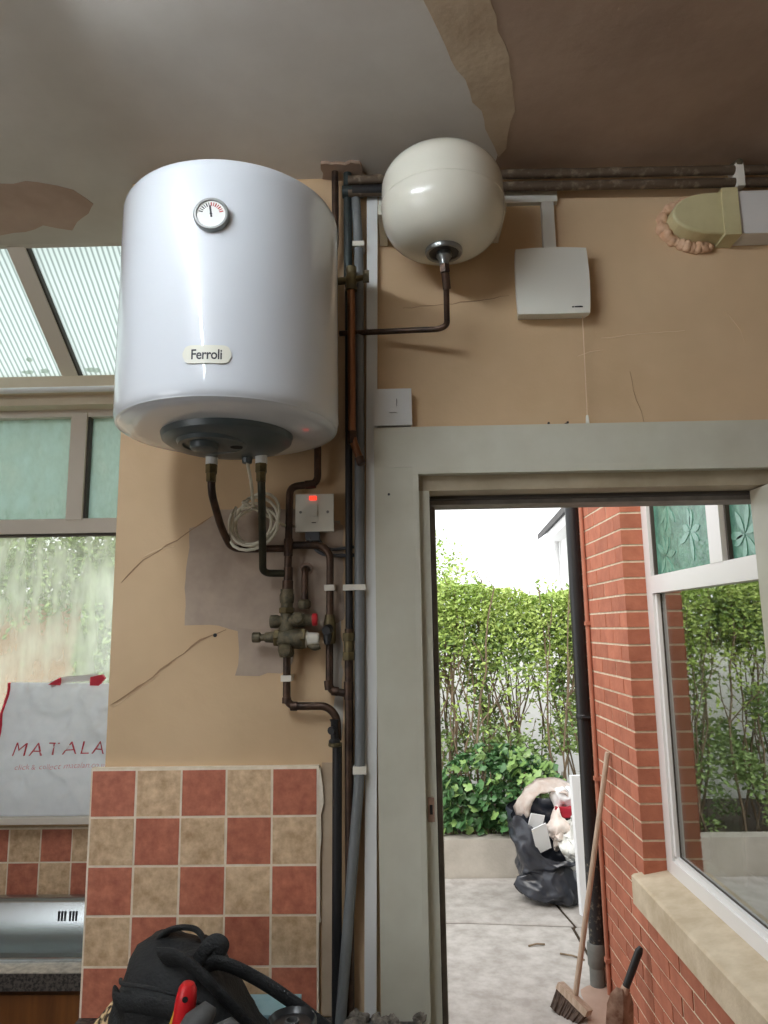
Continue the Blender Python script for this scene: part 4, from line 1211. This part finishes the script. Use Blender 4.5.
obj('palm', sweep(bmesh.new(), [(-0.385, 1.245, 0.904), (-0.372, 1.25, 0.96), (-0.345, 1.25, 1.035)], [0.034, 0.036, 0.024], 14), 'grey_rubber', gl, smooth='all')
re_ = thing('plastic_tub', 'dark round plastic tub standing in front of the bag straps', 'tub', (-0.195, 1.285, 0.903))
obj('tub', lathe_bm([(0.030, 0.0), (0.034, 0.004), (0.037, 0.150), (0.0405, 0.154), (0.0405, 0.166), (0.037, 0.169), (0.033, 0.163), (0.031, 0.161), (0.0, 0.160)], (-0.190, 1.280, 0.9025), (0.0, 0.0, 1), 36, cap=False), 'reel_black', re_, smooth=True)
obj('lid_ridge', lathe_bm([(0.012, 0.160), (0.012, 0.166), (0.009, 0.1665), (0.009, 0.160)], (-0.190, 1.280, 0.9025), (0, 0, 1), 24, cap=False), 'grey_rubber', re_, smooth=True)
b_ = bmesh.new()
bmesh.ops.create_icosphere(b_, subdivisions=4, radius=1.0, matrix=Matrix.Translation((-0.562, 1.49, 0.925)) @ Matrix.Diagonal((0.042, 0.05, 0.068, 1)))
for v in b_.verts:
    v.co += Vector((1, 1, 1)) * 0.016 * fbm(v.co, 26)
    v.co.z = max(0.9025, v.co.z)
tag(obj('spotted_cloth', b_, 'spotted_cloth', None, 'all'), 'crumpled tan and black spotted cloth left of the tool bag', 'cloth')
tag(obj('plastic_packet', bbox_bm(-0.325, -0.215, 1.50, 1.58, 0.9025, 0.968, 0.006), 'blue_plastic', None), 'pale blue plastic packet behind the bag strap', 'packet')

# ================================================================== OUTSIDE
pav = struct('paving', bbox_bm(-6, 4, 1.90, 12, OUT - 0.12, OUT - 0.012), 'soil')
pav.name = 'floor_yard'
def slab(pts):
    bm = plate_bm(pts, 'xy', OUT - 0.03, OUT)
    bevel(bm, 0.006, 1, 60)
    obj('paving_slab', bm, 'concrete', pav)
slab([(-1.9, 1.92), (1.0, 1.92), (1.0, 3.3), (-1.9, 3.3)])
slab([(-1.9, 3.31), (1.01, 3.31), (1.01, 4.72), (0.42, 4.78), (-1.9, 4.84)])
slab([(-1.9, 4.862), (0.42, 4.802), (1.03, 4.742), (0.98, 5.15), (0.90, 5.59), (-1.9, 5.59)])
slab([(1.05, 4.73), (2.6, 4.60), (2.6, 5.59), (0.92, 5.59), (1.0, 5.15)])
slab([(1.03, 4.14), (2.6, 4.14), (2.6, 4.585), (1.03, 4.715)])
slab([(-4.5, 1.92), (-1.91, 1.92), (-1.91, 3.6), (-4.5, 3.6)])
slab([(-4.5, 3.61), (-1.91, 3.61), (-1.91, 5.59), (-4.5, 5.59)])
obj('bare_earth', plate_bm(ragged([(0.78, 3.35), (1.02, 3.30), (1.02, 4.05), (0.88, 3.95)], 0.01, 0.05), 'xy', OUT - 0.02, OUT + 0.003), 'pink_plaster', pav)
for x, y, a, l in ((0.86, 4.35, -0.6, 0.14), (0.70, 4.45, 0.2, 0.10)):
    tag(obj('dry_twig', sweep(bmesh.new(), [(x, y, OUT + 0.006), (x + l * 0.5 * cos(a), y + l * 0.5 * sin(a), OUT + 0.012), (x + l * cos(a), y + l * sin(a), OUT + 0.006)], 0.005, 6), 'twig', None), {0.86: 'dry twig on the paving left of the downpipe foot', 0.70: 'dry twig lying farther left on the paving before the slab joint'}[x], 'twig')

gw = struct('wall_garden', bbox_bm(-4.5, 2.6, 5.60, 5.74, OUT - 0.05, 0.145, 0.012), 'concrete_wall')
struct('floor_bed', bbox_bm(-4.5, 2.6, 5.74, 7.2, OUT - 0.1, 0.05), 'soil')

# ---- brick house wall with its window
BX = 1.02
WYF, WYN = 3.265, 1.905       # window opening far and near side
hw = struct('wall_brick', boxes((BX + 0.0035, BX + 0.25, WYF + 0.0035, 4.105, OUT - 0.05, 3.0), (BX + 0.0035, BX + 0.25, WYN, WYF + 0.0035, OUT - 0.05, 0.52), (BX + 0.0035, BX + 0.25, WYN, WYF + 0.0035, 2.62, 3.0)), 'mortar')
bk = bbox_bm(-0.0515, 0.0515, -0.1075, 0.1075, 0, 0.0655, 0.003, 1)
BRICK = bpy.data.meshes.new('brick'); bk.to_mesh(BRICK); bk.free(); BRICK.materials.append(MATS['brick'])
bk = bbox_bm(-0.0515, 0.0515, -0.051, 0.051, 0, 0.0655, 0.003, 1)
HALF = bpy.data.meshes.new('half_brick'); bk.to_mesh(HALF); bk.free(); HALF.materials.append(MATS['brick'])
random.seed(5)
def lay(me, x, y, z):
    o = bpy.data.objects.new('brick', me)
    C.objects.link(o)
    put(o, (x + random.uniform(-0.0015, 0.0015), y, z), hw)
def course(y0, y1, z, half_first):
    """lay a course from the edge y0 (window side) towards y1"""
    sgn = 1 if y1 > y0 else -1
    y = y0
    first = half_first
    while abs(y1 - y) > 0.08:
        ln = 0.102 if first or abs(y1 - y) < 0.20 else 0.215
        lay(HALF if ln < 0.2 else BRICK, BX + 0.0515, y + sgn * ln / 2, z)
        y += sgn * (ln + 0.010)
        first = False
nrow = int((2.62 - OUT) / 0.0752)
for k in range(nrow):
    z = OUT + 0.004 + k * 0.0752
    course(WYF, 4.105, z, k % 2 == 0)
    if z + 0.066 < 0.53:
        course(WYF - 0.010, WYN, z, k % 2 == 1)
# stone sill
sill = struct('window_sill', plate_bm([(0.975, 0.522), (1.14, 0.522), (1.14, 0.668), (1.11, 0.662), (0.985, 0.640), (0.975, 0.632)], 'xz', 1.905, 3.30), 'stone_sill')
sill.name = 'trim_4'
# white window, its glass in the plane X ~ 1.15
w2 = struct('window_2', boxes((1.118, 1.19, WYF - 0.072, WYF + 0.002, 0.655, 2.60), (1.118, 1.19, WYN, WYF - 0.072, 0.655, 0.722), (1.118, 1.19, WYN, WYF - 0.072, 1.835, 1.912), (1.118, 1.19, WYN, WYF - 0.072, 2.54, 2.60)), 'upvc')
obj('mullion', bbox_bm(1.116, 1.19, 2.475, 2.575, 1.912, 2.545, 0.004), 'upvc', w2)
obj('glazing_bead', bbox_bm(1.128, 1.16, WYF - 0.094, WYF - 0.072, 0.735, 1.833, 0.004), 'upvc', w2)
obj('glazing_bead', bbox_bm(1.128, 1.16, WYN, WYF - 0.072, 0.722, 0.742, 0.004), 'upvc', w2)
obj('gasket', bbox_bm(1.143, 1.16, WYF - 0.098, WYF - 0.094, 0.742, 1.833), 'gasket', w2)
obj('gasket', bbox_bm(1.143, 1.16, WYN, WYF - 0.098, 0.742, 0.746), 'gasket', w2)
obj('pane', bbox_bm(1.146, 1.150, WYN, WYF - 0.098, 0.745, 1.836), 'clear_glass', w2)
for y0, y1 in ((2.580, WYF - 0.074), (WYN, 2.468)):
    tp = obj('top_pane', bbox_bm(1.146, 1.150, y0, y1, 1.913, 2.542), 'teal_glass', w2)
    obj('gasket', bbox_bm(1.132, 1.147, y1 - 0.012, y1, 1.913, 2.542), 'gasket', w2)
    random.seed(int(y0 * 100))
    for (cy, cz) in ((y0 + (y1 - y0) * 0.35, 2.06), (y0 + (y1 - y0) * 0.72, 2.20), (y0 + (y1 - y0) * 0.30, 2.33), (y0 + (y1 - y0) * 0.80, 1.99)):
        for k in range(7):
            a = k * 2 * pi / 7 + random.uniform(0, 0.6)
            L_ = random.uniform(0.075, 0.12)
            P = []
            for t, ww in ((0.05, 0), (0.3, 0.010), (0.6, 0.015), (0.85, 0.009), (1, 0), (0.85, -0.009), (0.6, -0.015), (0.3, -0.010)):
                yy, zz = cy + L_ * t * cos(a) - ww * sin(a), cz + L_ * t * sin(a) + ww * cos(a)
                P.append((min(max(yy, y0 + 0.003), y1 - 0.013), min(max(zz, 1.916), 2.538)))
            try:
                obj('leaf_motif', plate_bm(P, 'yz', 1.1435, 1.147), 'teal_leaf', tp)
            except Exception:
                pass
# room behind the window
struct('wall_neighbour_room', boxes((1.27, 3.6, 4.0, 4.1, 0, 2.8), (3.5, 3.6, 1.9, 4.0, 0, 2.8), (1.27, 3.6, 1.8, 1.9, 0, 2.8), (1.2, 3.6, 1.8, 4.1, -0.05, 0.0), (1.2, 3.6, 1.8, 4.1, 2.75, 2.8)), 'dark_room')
def curtain(name, x, y0, y1, z0, z1, label):
    bm = bmesh.new()
    n = 40
    A = [bm.verts.new((x + 0.018 * sin(i * 1.3), y0 + (y1 - y0) * i / n, z0)) for i in range(n + 1)]
    B = [bm.verts.new((x + 0.018 * sin(i * 1.3 + 0.2), y0 + (y1 - y0) * i / n, z1)) for i in range(n + 1)]
    for i in range(n):
        bm.faces.new((A[i], A[i + 1], B[i + 1], B[i]))
    bmesh.ops.solidify(bm, geom=list(bm.faces), thickness=0.003)
    tag(obj(name, bm, 'curtain', None, smooth='all'), label, 'curtain')
curtain('curtain', 1.30, 2.95, 3.22, 0.70, 2.60, 'beige curtain drawn aside behind the white window')
obj('inner_sill', bbox_bm(1.19, 1.40, WYN, WYF, 0.66, 0.70), 'upvc', w2)

# ---- downpipe, conduit
dp = thing('downpipe', 'black rainwater downpipe standing at the corner of the brick wall', 'downpipe', (0.965, 4.0, OUT))
obj('pipe', tube_bm([(0.981, 4.0, 0.20), (0.980, 4.0, 3.0)], 0.0365, 0, 20), 'downpipe_black', dp, smooth=True)
obj('worn_length', cyl_bm((0.981, 4.0, 0.075), (0.981, 4.0, 0.50), 0.0370, seg=20), 'downpipe_worn', dp, smooth=True)
sk_ = obj('socket', lathe_bm([(0.039, -0.03), (0.044, -0.02), (0.044, 0.075), (0.040, 0.085)], (0.975, 4.0, 0), seg=20), 'downpipe_grey', dp, smooth=True)
obj('foot', cyl_bm((0.975, 4.0, OUT - 0.02), (0.975, 4.0, -0.02), 0.038, seg=20), 'downpipe_grey', dp, smooth=True)
obj('clip', bbox_bm(1.0, 1.018, 3.97, 4.03, 0.00, 0.035, 0.003), 'brass_dirty', dp)
for z in (1.20,):
    br = obj('bracket', lathe_bm([(0.0370, 0), (0.0395, 0.003), (0.0395, 0.022), (0.0370, 0.025)], (0.980, 4.0, z), seg=20, cap=False), 'downpipe_black', dp, smooth=True)
    obj('bracket_spike', cyl_bm((0.96, 3.955, z + 0.012), (1.03, 3.955, z + 0.012), 0.008, seg=8), 'downpipe_black', br)
cdn = thing('wall_conduit', 'slim brick-coloured pipe clipped to the brick wall behind the downpipe', 'pipe', (1.008, 3.90, OUT))
obj('pipe', tube_bm([(1.008, 3.905, OUT), (1.008, 3.905, 3.0)], 0.0115, 0, 10), 'conduit_brown', cdn, smooth=True)
for z in (0.03, 0.9, 1.7):
    obj('clip', bbox_bm(0.994, BX + 0.004, 3.888, 3.922, z, z + 0.02, 0.002), 'conduit_brown', cdn)

# ---- broom leaning on the wall
bro = thing('broom', 'long-handled yard broom leaning against the brick wall', 'broom', (0.77, 3.74, OUT))
hb, ht = Vector((0.800, 3.735, -0.045)), Vector((1.003, 3.650, 1.085))
obj('handle', cyl_bm(hb, ht, 0.0135, 0.0125, seg=14, bev=0.002), 'broom_wood', bro, smooth=True)
ha = Vector((0.53, -0.62, -0.34)).normalized()
hn = Vector((0.2, 0.1, 0.9)); hn = (hn - ha * hn.dot(ha)).normalized(); hs = ha.cross(hn)
def obox(bm, c, ex, ey, ez):
    v = [bm.verts.new(c + ex * a + ey * b + ez * d) for d in (-1, 1) for a, b in ((-1, -1), (1, -1), (1, 1), (-1, 1))]
    for f in ((3, 2, 1, 0), (4, 5, 6, 7), (0, 1, 5, 4), (1, 2, 6, 5), (2, 3, 7, 6), (3, 0, 4, 7)):
        bm.faces.new([v[i] for i in f])
hc = Vector((0.790, 3.722, -0.050))
bm = bmesh.new(); obox(bm, hc, ha * 0.088, hs * 0.026, hn * 0.015); bevel(bm, 0.008, 2); bmesh.ops.recalc_face_normals(bm, faces=bm.faces)
obj('head', bm, 'broom_wood', bro)
bm = bmesh.new()
random.seed(2)
for i in range(22):
    for j in range(4):
        c = hc + ha * (-0.08 + 0.16 * i / 21) + hs * (-0.02 + 0.04 * j / 3) - hn * 0.014
        e = c + Vector((random.uniform(-0.25, 0.0) - 0.35, random.uniform(-0.05, 0.05) - 0.05, -1)).normalized() * 0.085
        e.z = max(e.z, OUT + 0.001)
        sweep(bm, [c, e], [0.0055, 0.0075], 5)
bt = obj('bristles', bm, 'bristle', bro)
bt['kind'] = 'stuff'

# ---- rusty shovel with a black handle, leaning below the sill
sh = thing('hand_shovel', 'rusty shovel with a black handle leaning on the brick wall below the sill', 'shovel', (0.93, 3.30, OUT))
s0, s1 = Vector((0.920, 3.315, 0.175)), Vector((0.992, 3.300, 0.345))
obj('grip', sweep(bmesh.new(), [s0, s0.lerp(s1, 0.5), s0.lerp(s1, 0.92), s1 + Vector((0.004, 0, 0.002))], [0.015, 0.0165, 0.0165, 0.009], 14), 'shovel_black', sh, smooth=True)
obj('socket', sweep(bmesh.new(), [s0 + (s0 - s1) * 0.30, s0 + (s1 - s0) * 0.08], [0.022, 0.017], 12), 'rust', sh, smooth=True)
bm = bmesh.new()
n = 10
rows = []
for j, (z, wd, dpz) in enumerate(((0.185, 0.018, 0.012), (0.16, 0.042, 0.022), (0.12, 0.056, 0.026), (0.0, 0.060, 0.026), (-0.119, 0.056, 0.020))):
    cx = 0.905 - 0.030 * (0.185 - z) / 0.30
    rows.append([bm.verts.new((cx + wd * (-1 + 2 * i / n), 3.300 + dpz * (1 - abs(-1 + 2 * i / n) ** 1.2) * -1.6 + 0.02, z)) for i in range(n + 1)])
for a, b in zip(rows, rows[1:]):
    for i in range(n):
        bm.faces.new((a[i], a[i + 1], b[i + 1], b[i]))
bmesh.ops.solidify(bm, geom=list(bm.faces), thickness=0.006)
bmesh.ops.recalc_face_normals(bm, faces=bm.faces)
obj('blade', bm, 'rust', sh, smooth=True)

# ---- refuse sack with its contents
def crumple(bm, amp, s, o=3, seed=0.0, floor=None):
    for v in bm.verts:
        p = v.co.copy()
        d = Vector((fbm(p + Vector((seed, 0, 0)), s, o), fbm(p + Vector((0, seed + 7, 0)), s, o), fbm(p + Vector((3, 0, seed)), s, o)))
        v.co = p + d * amp
        if floor is not None:
            v.co.z = max(v.co.z, floor)
    return bm
GX, GY = 0.985, 5.22
prof = [(0.0, 0.0), (0.17, 0.0), (0.235, 0.03), (0.245, 0.10), (0.215, 0.20), (0.205, 0.26), (0.235, 0.36), (0.250, 0.46), (0.240, 0.57)]
bm = lathe_bm(prof, (GX, GY, OUT), seg=80, cap=False)
bmesh.ops.subdivide_edges(bm, edges=[e for e in bm.edges if abs(e.verts[0].co.z - e.verts[1].co.z) > 0.02], cuts=4)
for v in bm.verts:
    t = (v.co.z - OUT) / 0.57
    a = atan2(v.co.y - GY, v.co.x - GX)
    if t > 0.40:
        # mouth of the sack: high on the left, falling open towards the camera and the right
        dip = max(0, cos(a + pi / 2.0 - 0.5)) ** 1.2
        v.co.z -= dip * 0.30 * (t - 0.40) / 0.60
crumple(bm, 0.05, 6, 3, 1.0, OUT + 0.001)
for v in bm.verts:                                     # creased film
    p = v.co.copy()
    d = Vector((p.x - GX, p.y - GY, 0)).normalized()
    v.co += d * (0.035 * (0.3 - abs(fbm(p, 7, 2))) + 0.016 * (0.3 - abs(fbm(p, 17, 2))))
    v.co.z = max(v.co.z, OUT + 0.001)
bs = thing('refuse_sack', 'open black plastic refuse sack full of rubbish by the low garden wall', 'bin bag', (GX, GY, OUT))
obj('sack_film', bm, 'refuse_black', bs, smooth='all')
def blob(center, rad, amp, s, seed, sub=4):
    bm = bmesh.new()
    bmesh.ops.create_icosphere(bm, subdivisions=sub, radius=1.0, matrix=Matrix.Translation(center) @ Matrix.Diagonal((*rad, 1)))
    return crumple(bm, amp, s, 3, seed)
# torn paper sack arching over the top
ps = thing('paper_sack', 'torn cream paper sack with a red band poking out of the refuse sack', 'sack', (1.03, 5.26, 0.3))
def arch_band(a0, a1, rx, rz, w_, y0, y1, cx, cz, n=30, m_=8):
    """a broad curved band of paper facing the camera: outer edge rx/rz, w_ deep"""
    bm = bmesh.new()
    G = []
    for i in range(n + 1):
        a = a0 + (a1 - a0) * i / n
        row = []
        for j in range(m_ + 1):
            t = j / m_
            k = 1 - w_ * t
            row.append(bm.verts.new((cx + rx * k * cos(a), y1 + (y0 - y1) * sin(pi * t * 0.6), cz + rz * k * sin(a))))
        G.append(row)
    for i in range(n):
        for j in range(m_):
            bm.faces.new((G[i][j], G[i + 1][j], G[i + 1][j + 1], G[i][j + 1]))
    crumple(bm, 0.035, 9, 3, 2)
    bmesh.ops.solidify(bm, geom=list(bm.faces), thickness=0.012)
    bmesh.ops.recalc_face_normals(bm, faces=bm.faces)
    return bm
obj('sack_arch', arch_band(pi * 0.97, pi * 0.05, 0.262, 0.262, 0.24, 5.12, 5.30, 1.040, 0.375), 'sack_paper', ps, smooth='all')
obj('sack_side', blob((1.110, 5.20, 0.52), (0.10, 0.06, 0.085), 0.05, 9, 6), 'paper_white', ps, smooth='all')
obj('red_band', crumple((lambda b: (bmesh.ops.subdivide_edges(b, edges=b.edges, cuts=6, use_grid_fill=True), b)[1])(bbox_bm(1.035, 1.22, 5.10, 5.16, 0.415, 0.480)), 0.02, 12, 3, 1), 'sack_red', ps, smooth='all')
obj('sack_front', blob((1.035, 5.13, 0.33), (0.075, 0.05, 0.12), 0.06, 10, 3), 'sack_paper', ps, smooth='all')
tag(obj('white_film_bag', blob((1.130, 5.06, 0.255), (0.070, 0.07, 0.16), 0.06, 11, 8), 'film_white', None, 'all'), 'white plastic bag stuffed in the right of the refuse sack', 'bag')
for k, (x0, x1, z0, z1, y, tl, lab) in enumerate(((0.80, 0.905, 0.27, 0.455, 5.10, 0.22, 'white sheet of paper at the left of the open refuse sack'), (0.875, 0.985, 0.22, 0.400, 5.06, -0.30, 'lower white sheet of paper in the middle of the refuse sack'))):
    b_ = bbox_bm(-(x1 - x0) / 2, (x1 - x0) / 2, -0.003, 0.003, 0, z1 - z0)
    o = obj('paper_sheet', b_, 'paper_white', None)
    o.location = ((x0 + x1) / 2, y, z0)
    o.rotation_euler = (0.2, tl, 0.3)
    tag(o, lab, 'paper')
o = obj('white_board', bbox_bm(-0.20, 0.20, -0.02, 0.02, 0, 0.84, 0.004), 'paper_white', None)
o.location = (1.305, 4.93, OUT + 0.004)
o.rotation_euler = (radians(-3), 0, radians(12))
tag(o, 'white insulation board standing between the refuse sack and downpipe', 'board')

# ---- hedge: stems and small leaves
def leaf_cloud(name, spots, size, m, parent, tilt=0.9):
    V, F = [], []
    for p in spots:
        a, b = random.uniform(0, 2 * pi), random.uniform(-tilt, tilt)
        d = Vector((cos(a) * cos(b), sin(a) * cos(b), sin(b)))
        s = d.cross(Vector((random.uniform(-1, 1), random.uniform(-1, 1), random.uniform(-1, 1)))).normalized()
        L_ = size * random.uniform(0.7, 1.3)
        up_ = d.cross(s) * L_ * 0.12
        i = len(V)
        P = Vector(p)
        V += [P - d * L_ * 0.5, P + s * L_ * 0.26 + up_, P + d * L_ * 0.5, P - s * L_ * 0.26 + up_]
        F += [(i, i + 1, i + 2), (i, i + 2, i + 3)]
    me = bpy.data.meshes.new(name)
    me.from_pydata([tuple(v) for v in V], [], F)
    o = mesh_obj(name, me, m, parent)
    o['kind'] = 'stuff'
    return o
random.seed(21)
def build_hedge(label, x0, x1, ztop, y0, y1, n_top, n_mid, stems):
    hg = thing('hedge', label, 'hedge', ((x0 + x1) / 2, (y0 + y1) / 2, 0.05))
    def tops(x):
        return ztop + 0.10 * noise.noise(Vector((x * 1.3, 0, 0))) + 0.05 * noise.noise(Vector((x * 5, 3, 0)))
    top, mid = [], []
    while len(top) < n_top:
        x = random.uniform(x0, x1); zt = tops(x)
        z = zt - abs(random.gauss(0, 0.42))
        if z < 0.5:
            continue
        y = y0 + (y1 - y0) * random.random() ** 1.6
        if noise.noise(Vector((x * 5, y * 5, z * 5))) > -0.25 - 0.25 * (zt - z < 0.5):
            top.append((x, y, z))
    for k in range(int((x1 - x0) * 14)):                   # sprigs over the top
        x = random.uniform(x0, x1); zt = tops(x); y = random.uniform(y0, y1); h = random.uniform(0.03, 0.16); dx = random.uniform(-0.05, 0.05)
        for j in range(9):
            t = j / 8
            top.append((x + dx * t + random.uniform(-0.015, 0.015), y, zt + h * t))
    while len(mid) < n_mid:
        x = random.uniform(x0, x1); z = random.uniform(0.1, ztop - 0.25); y = random.uniform(y0, y1)
        if noise.noise(Vector((x * 3.2, y * 2, z * 2.4 + 10))) > -0.05 + 0.25 * (0.9 < z < 1.5):
            mid.append((x, y, z))
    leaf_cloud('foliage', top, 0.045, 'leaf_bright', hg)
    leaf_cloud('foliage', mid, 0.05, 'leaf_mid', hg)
    for k in range(stems):
        x = random.uniform(x0, x1); y = random.uniform(y0 + 0.05, y1 - 0.05); z = 0.03
        P = [Vector((x, y, z))]
        dx = random.uniform(-0.12, 0.12)
        while z < ztop - 0.15:
            z += 0.22; x = min(max(x + dx * 0.35 + random.uniform(-0.05, 0.05), x0 + 0.02), x1 - 0.02); y += random.uniform(-0.03, 0.03)
            P.append(Vector((x, y, z)))
        r0 = random.uniform(0.007, 0.013)
        bm = sweep(bmesh.new(), P, [r0 * (1 - 0.6 * i / len(P)) for i in range(len(P))], 5)
        for q in range(3):
            i = random.randrange(3, len(P) - 1)
            e = P[i] + Vector((random.uniform(-0.25, 0.25), random.uniform(-0.1, 0.1), random.uniform(0.2, 0.45)))
            sweep(bm, [P[i], P[i].lerp(e, 0.5) + Vector((0.02, 0, 0)), e], [r0 * 0.5, r0 * 0.4, r0 * 0.25], 4)
        obj('stem', bm, 'twig', hg)
    return hg
build_hedge('tall bright green hedge behind the low garden wall seen through the doorway', -0.25, 1.58, 2.02, 5.85, 6.45, 15000, 9500, 60)
build_hedge('dense green hedge farther left, seen in the neighbour window and kitchen window', -1.95, -0.30, 2.15, 5.85, 6.45, 14000, 13000, 32)

# ---- ivy bush spilling over the wall
iv = thing('ivy_bush', 'dark leafy ivy bush spilling over the low wall below the hedge', 'bush', (0.75, 5.72, 0.12))
P = [(0, 0), (0.28, 0.18), (0.5, 0.10), (0.42, 0.38), (0.68, 0.42), (1.0, 0.0), (0.68, -0.42), (0.42, -0.38), (0.5, -0.10), (0.28, -0.18)]
def ivy_mesh(m, nm):
    bm = bmesh.new()
    c = bm.verts.new((0.45, 0, 0.06))
    O = [bm.verts.new((x, y, -0.02 * abs(y) * 4)) for x, y in P]
    for i in range(len(O)):
        bm.faces.new((c, O[i], O[(i + 1) % len(O)]))
    me = bpy.data.meshes.new(nm)
    bm.to_mesh(me); bm.free()
    me.materials.append(MATS[m])
    return me
IV = [ivy_mesh('leaf_ivy', 'ivy_leaf'), ivy_mesh('leaf_ivy_light', 'ivy_leaf_light')]
random.seed(31)
def ivy_spot():
    while True:
        x = random.uniform(0.28, 1.25)
        h = 0.80 - 1.1 * (x - 0.72) ** 2
        z = random.uniform(0.18, max(0.25, h))
        if noise.noise(Vector((x * 6, z * 6, 4))) > -0.3:
            bulge = 0.20 * sin(pi * min(1, max(0, z / 0.9)))
            return Vector((x, 5.80 - bulge * random.uniform(0.4, 1.0), z))
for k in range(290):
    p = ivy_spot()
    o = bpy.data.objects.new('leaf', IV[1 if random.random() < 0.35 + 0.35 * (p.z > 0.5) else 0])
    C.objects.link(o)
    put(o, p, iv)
    s = random.uniform(0.06, 0.10)
    o.scale = (s, s, s)
    o.rotation_euler = (random.uniform(0.4, 1.5), random.uniform(-0.5, 0.6), random.uniform(-2.2, -0.9) if random.random() < .5 else random.uniform(-0.8, 0.9))
leaf_cloud('foliage', [ivy_spot() + Vector((0, 0.06, 0)) for k in range(1800)], 0.07, 'leaf_ivy', iv)
for k in range(10):
    x = random.uniform(0.35, 1.2)
    obj('stem', sweep(bmesh.new(), [(x, 5.80, 0.05), (x + random.uniform(-.05, .05), 5.75, 0.3), (x + random.uniform(-.1, .1), 5.70, 0.6)], [0.009, 0.007, 0.004], 5), 'twig', iv)

# ---- trees and houses beyond
tr_ = thing('garden_tree', 'pale green tree rising above the left of the hedge', 'tree', (-0.2, 8.6, OUT))
sp_ = []
while len(sp_) < 6000:
    p = Vector((random.gauss(0, 0.40), random.gauss(0, 0.35), random.gauss(0, 0.35)))
    if p.length < 1.0:
        sp_.append(Vector((-0.02, 8.6, 2.10)) + p * 1.0)
leaf_cloud('crown', sp_, 0.06, 'leaf_bright', tr_)
obj('trunk', sweep(bmesh.new(), [(-0.1, 8.6, OUT), (-0.05, 8.6, 1.2), (0, 8.6, 2.2)], [0.07, 0.05, 0.02], 8), 'twig', tr_)

fh = thing('white_house', 'white rendered house with dark eaves far behind the hedge', 'house', (4.2, 11.5, OUT))
def hx(y):
    return 2.34 + 0.30 * (y - 9.6) / 3.9
obj('wall', plate_bm([(hx(9.0) + 0.28, 9.0), (hx(13.3) + 0.28, 13.3), (6.5, 13.3), (6.5, 9.0)], 'xy', OUT, 3.30), 'render_white', fh)
bm = bmesh.new()
v = [bm.verts.new(p) for p in ((hx(8.6), 8.6, 3.32), (hx(13.5), 13.5, 3.32), (4.6, 13.5, 4.7), (4.4, 8.6, 4.7), (hx(8.6), 8.6, 3.42), (hx(13.5), 13.5, 3.42), (4.6, 13.5, 4.82), (4.4, 8.6, 4.82))]
for f in ((0, 1, 2, 3), (7, 6, 5, 4), (0, 3, 7, 4), (0, 4, 5, 1), (1, 5, 6, 2), (3, 2, 6, 7)):
    bm.faces.new([v[i] for i in f])
bmesh.ops.recalc_face_normals(bm, faces=bm.faces)
rf = obj('roof', bm, 'roof_slate', fh)
obj('soffit', plate_bm([(hx(8.6) + 0.05, 8.6), (hx(13.45) + 0.05, 13.45), (hx(13.45) + 0.34, 13.45), (hx(8.6) + 0.34, 8.6)], 'xy', 3.17, 3.315), 'render_white', rf)
obj('rain_pipe', tube_bm([(hx(12.6) + 0.22, 12.6, 3.17), (hx(12.6) + 0.22, 12.6, 0.0)], 0.04, 0, 10), 'upvc', fh, smooth=True)
fence = tag(obj('garden_screen', bbox_bm(-1.6, 2.6, 7.6, 7.65, OUT, 1.55), 'render_white', None), 'white rendered wall glimpsed through the gaps of the hedge', 'wall')
fhb = thing('brick_house', 'pale brick house seen through the misted kitchen window', 'house', (-5, 7.5, OUT))
obj('wall', bbox_bm(-8.5, -3.30, 7.4, 9.5, OUT, 2.0), 'far_brick', fhb)
obj('corner_board', bbox_bm(-3.31, -3.20, 7.35, 7.5, OUT, 2.0), 'render_white', fhb)
obj('roof', bbox_bm(-8.6, -3.18, 7.3, 9.6, 2.0, 2.12), 'render_white', fhb)
sb = thing('garden_shrub', 'leafy shrub outside the kitchen window beside the brick house', 'shrub', (-2.4, 5.9, OUT))
sp_ = []
while len(sp_) < 16000:
    p = Vector((random.uniform(-1, 1), random.uniform(-1, 1), random.uniform(-1, 1)))
    if p.length < 1 and noise.noise(p * 4) > -0.25:
        sp_.append(Vector((-2.45 + p.x * 0.42, 6.3 + p.y * 0.4, 1.25 + p.z * 1.15)))
for k in range(15000):
    sp_.append(Vector((random.uniform(-5.0, -2.3), random.uniform(6.5, 6.9), 2.30 + random.gauss(0, 0.22))))
leaf_cloud('foliage', sp_, 0.06, 'leaf_mid', sb)
obj('trunk', sweep(bmesh.new(), [(-2.4, 6.3, OUT), (-2.4, 6.3, 1.5)], [0.05, 0.02], 8), 'twig', sb)
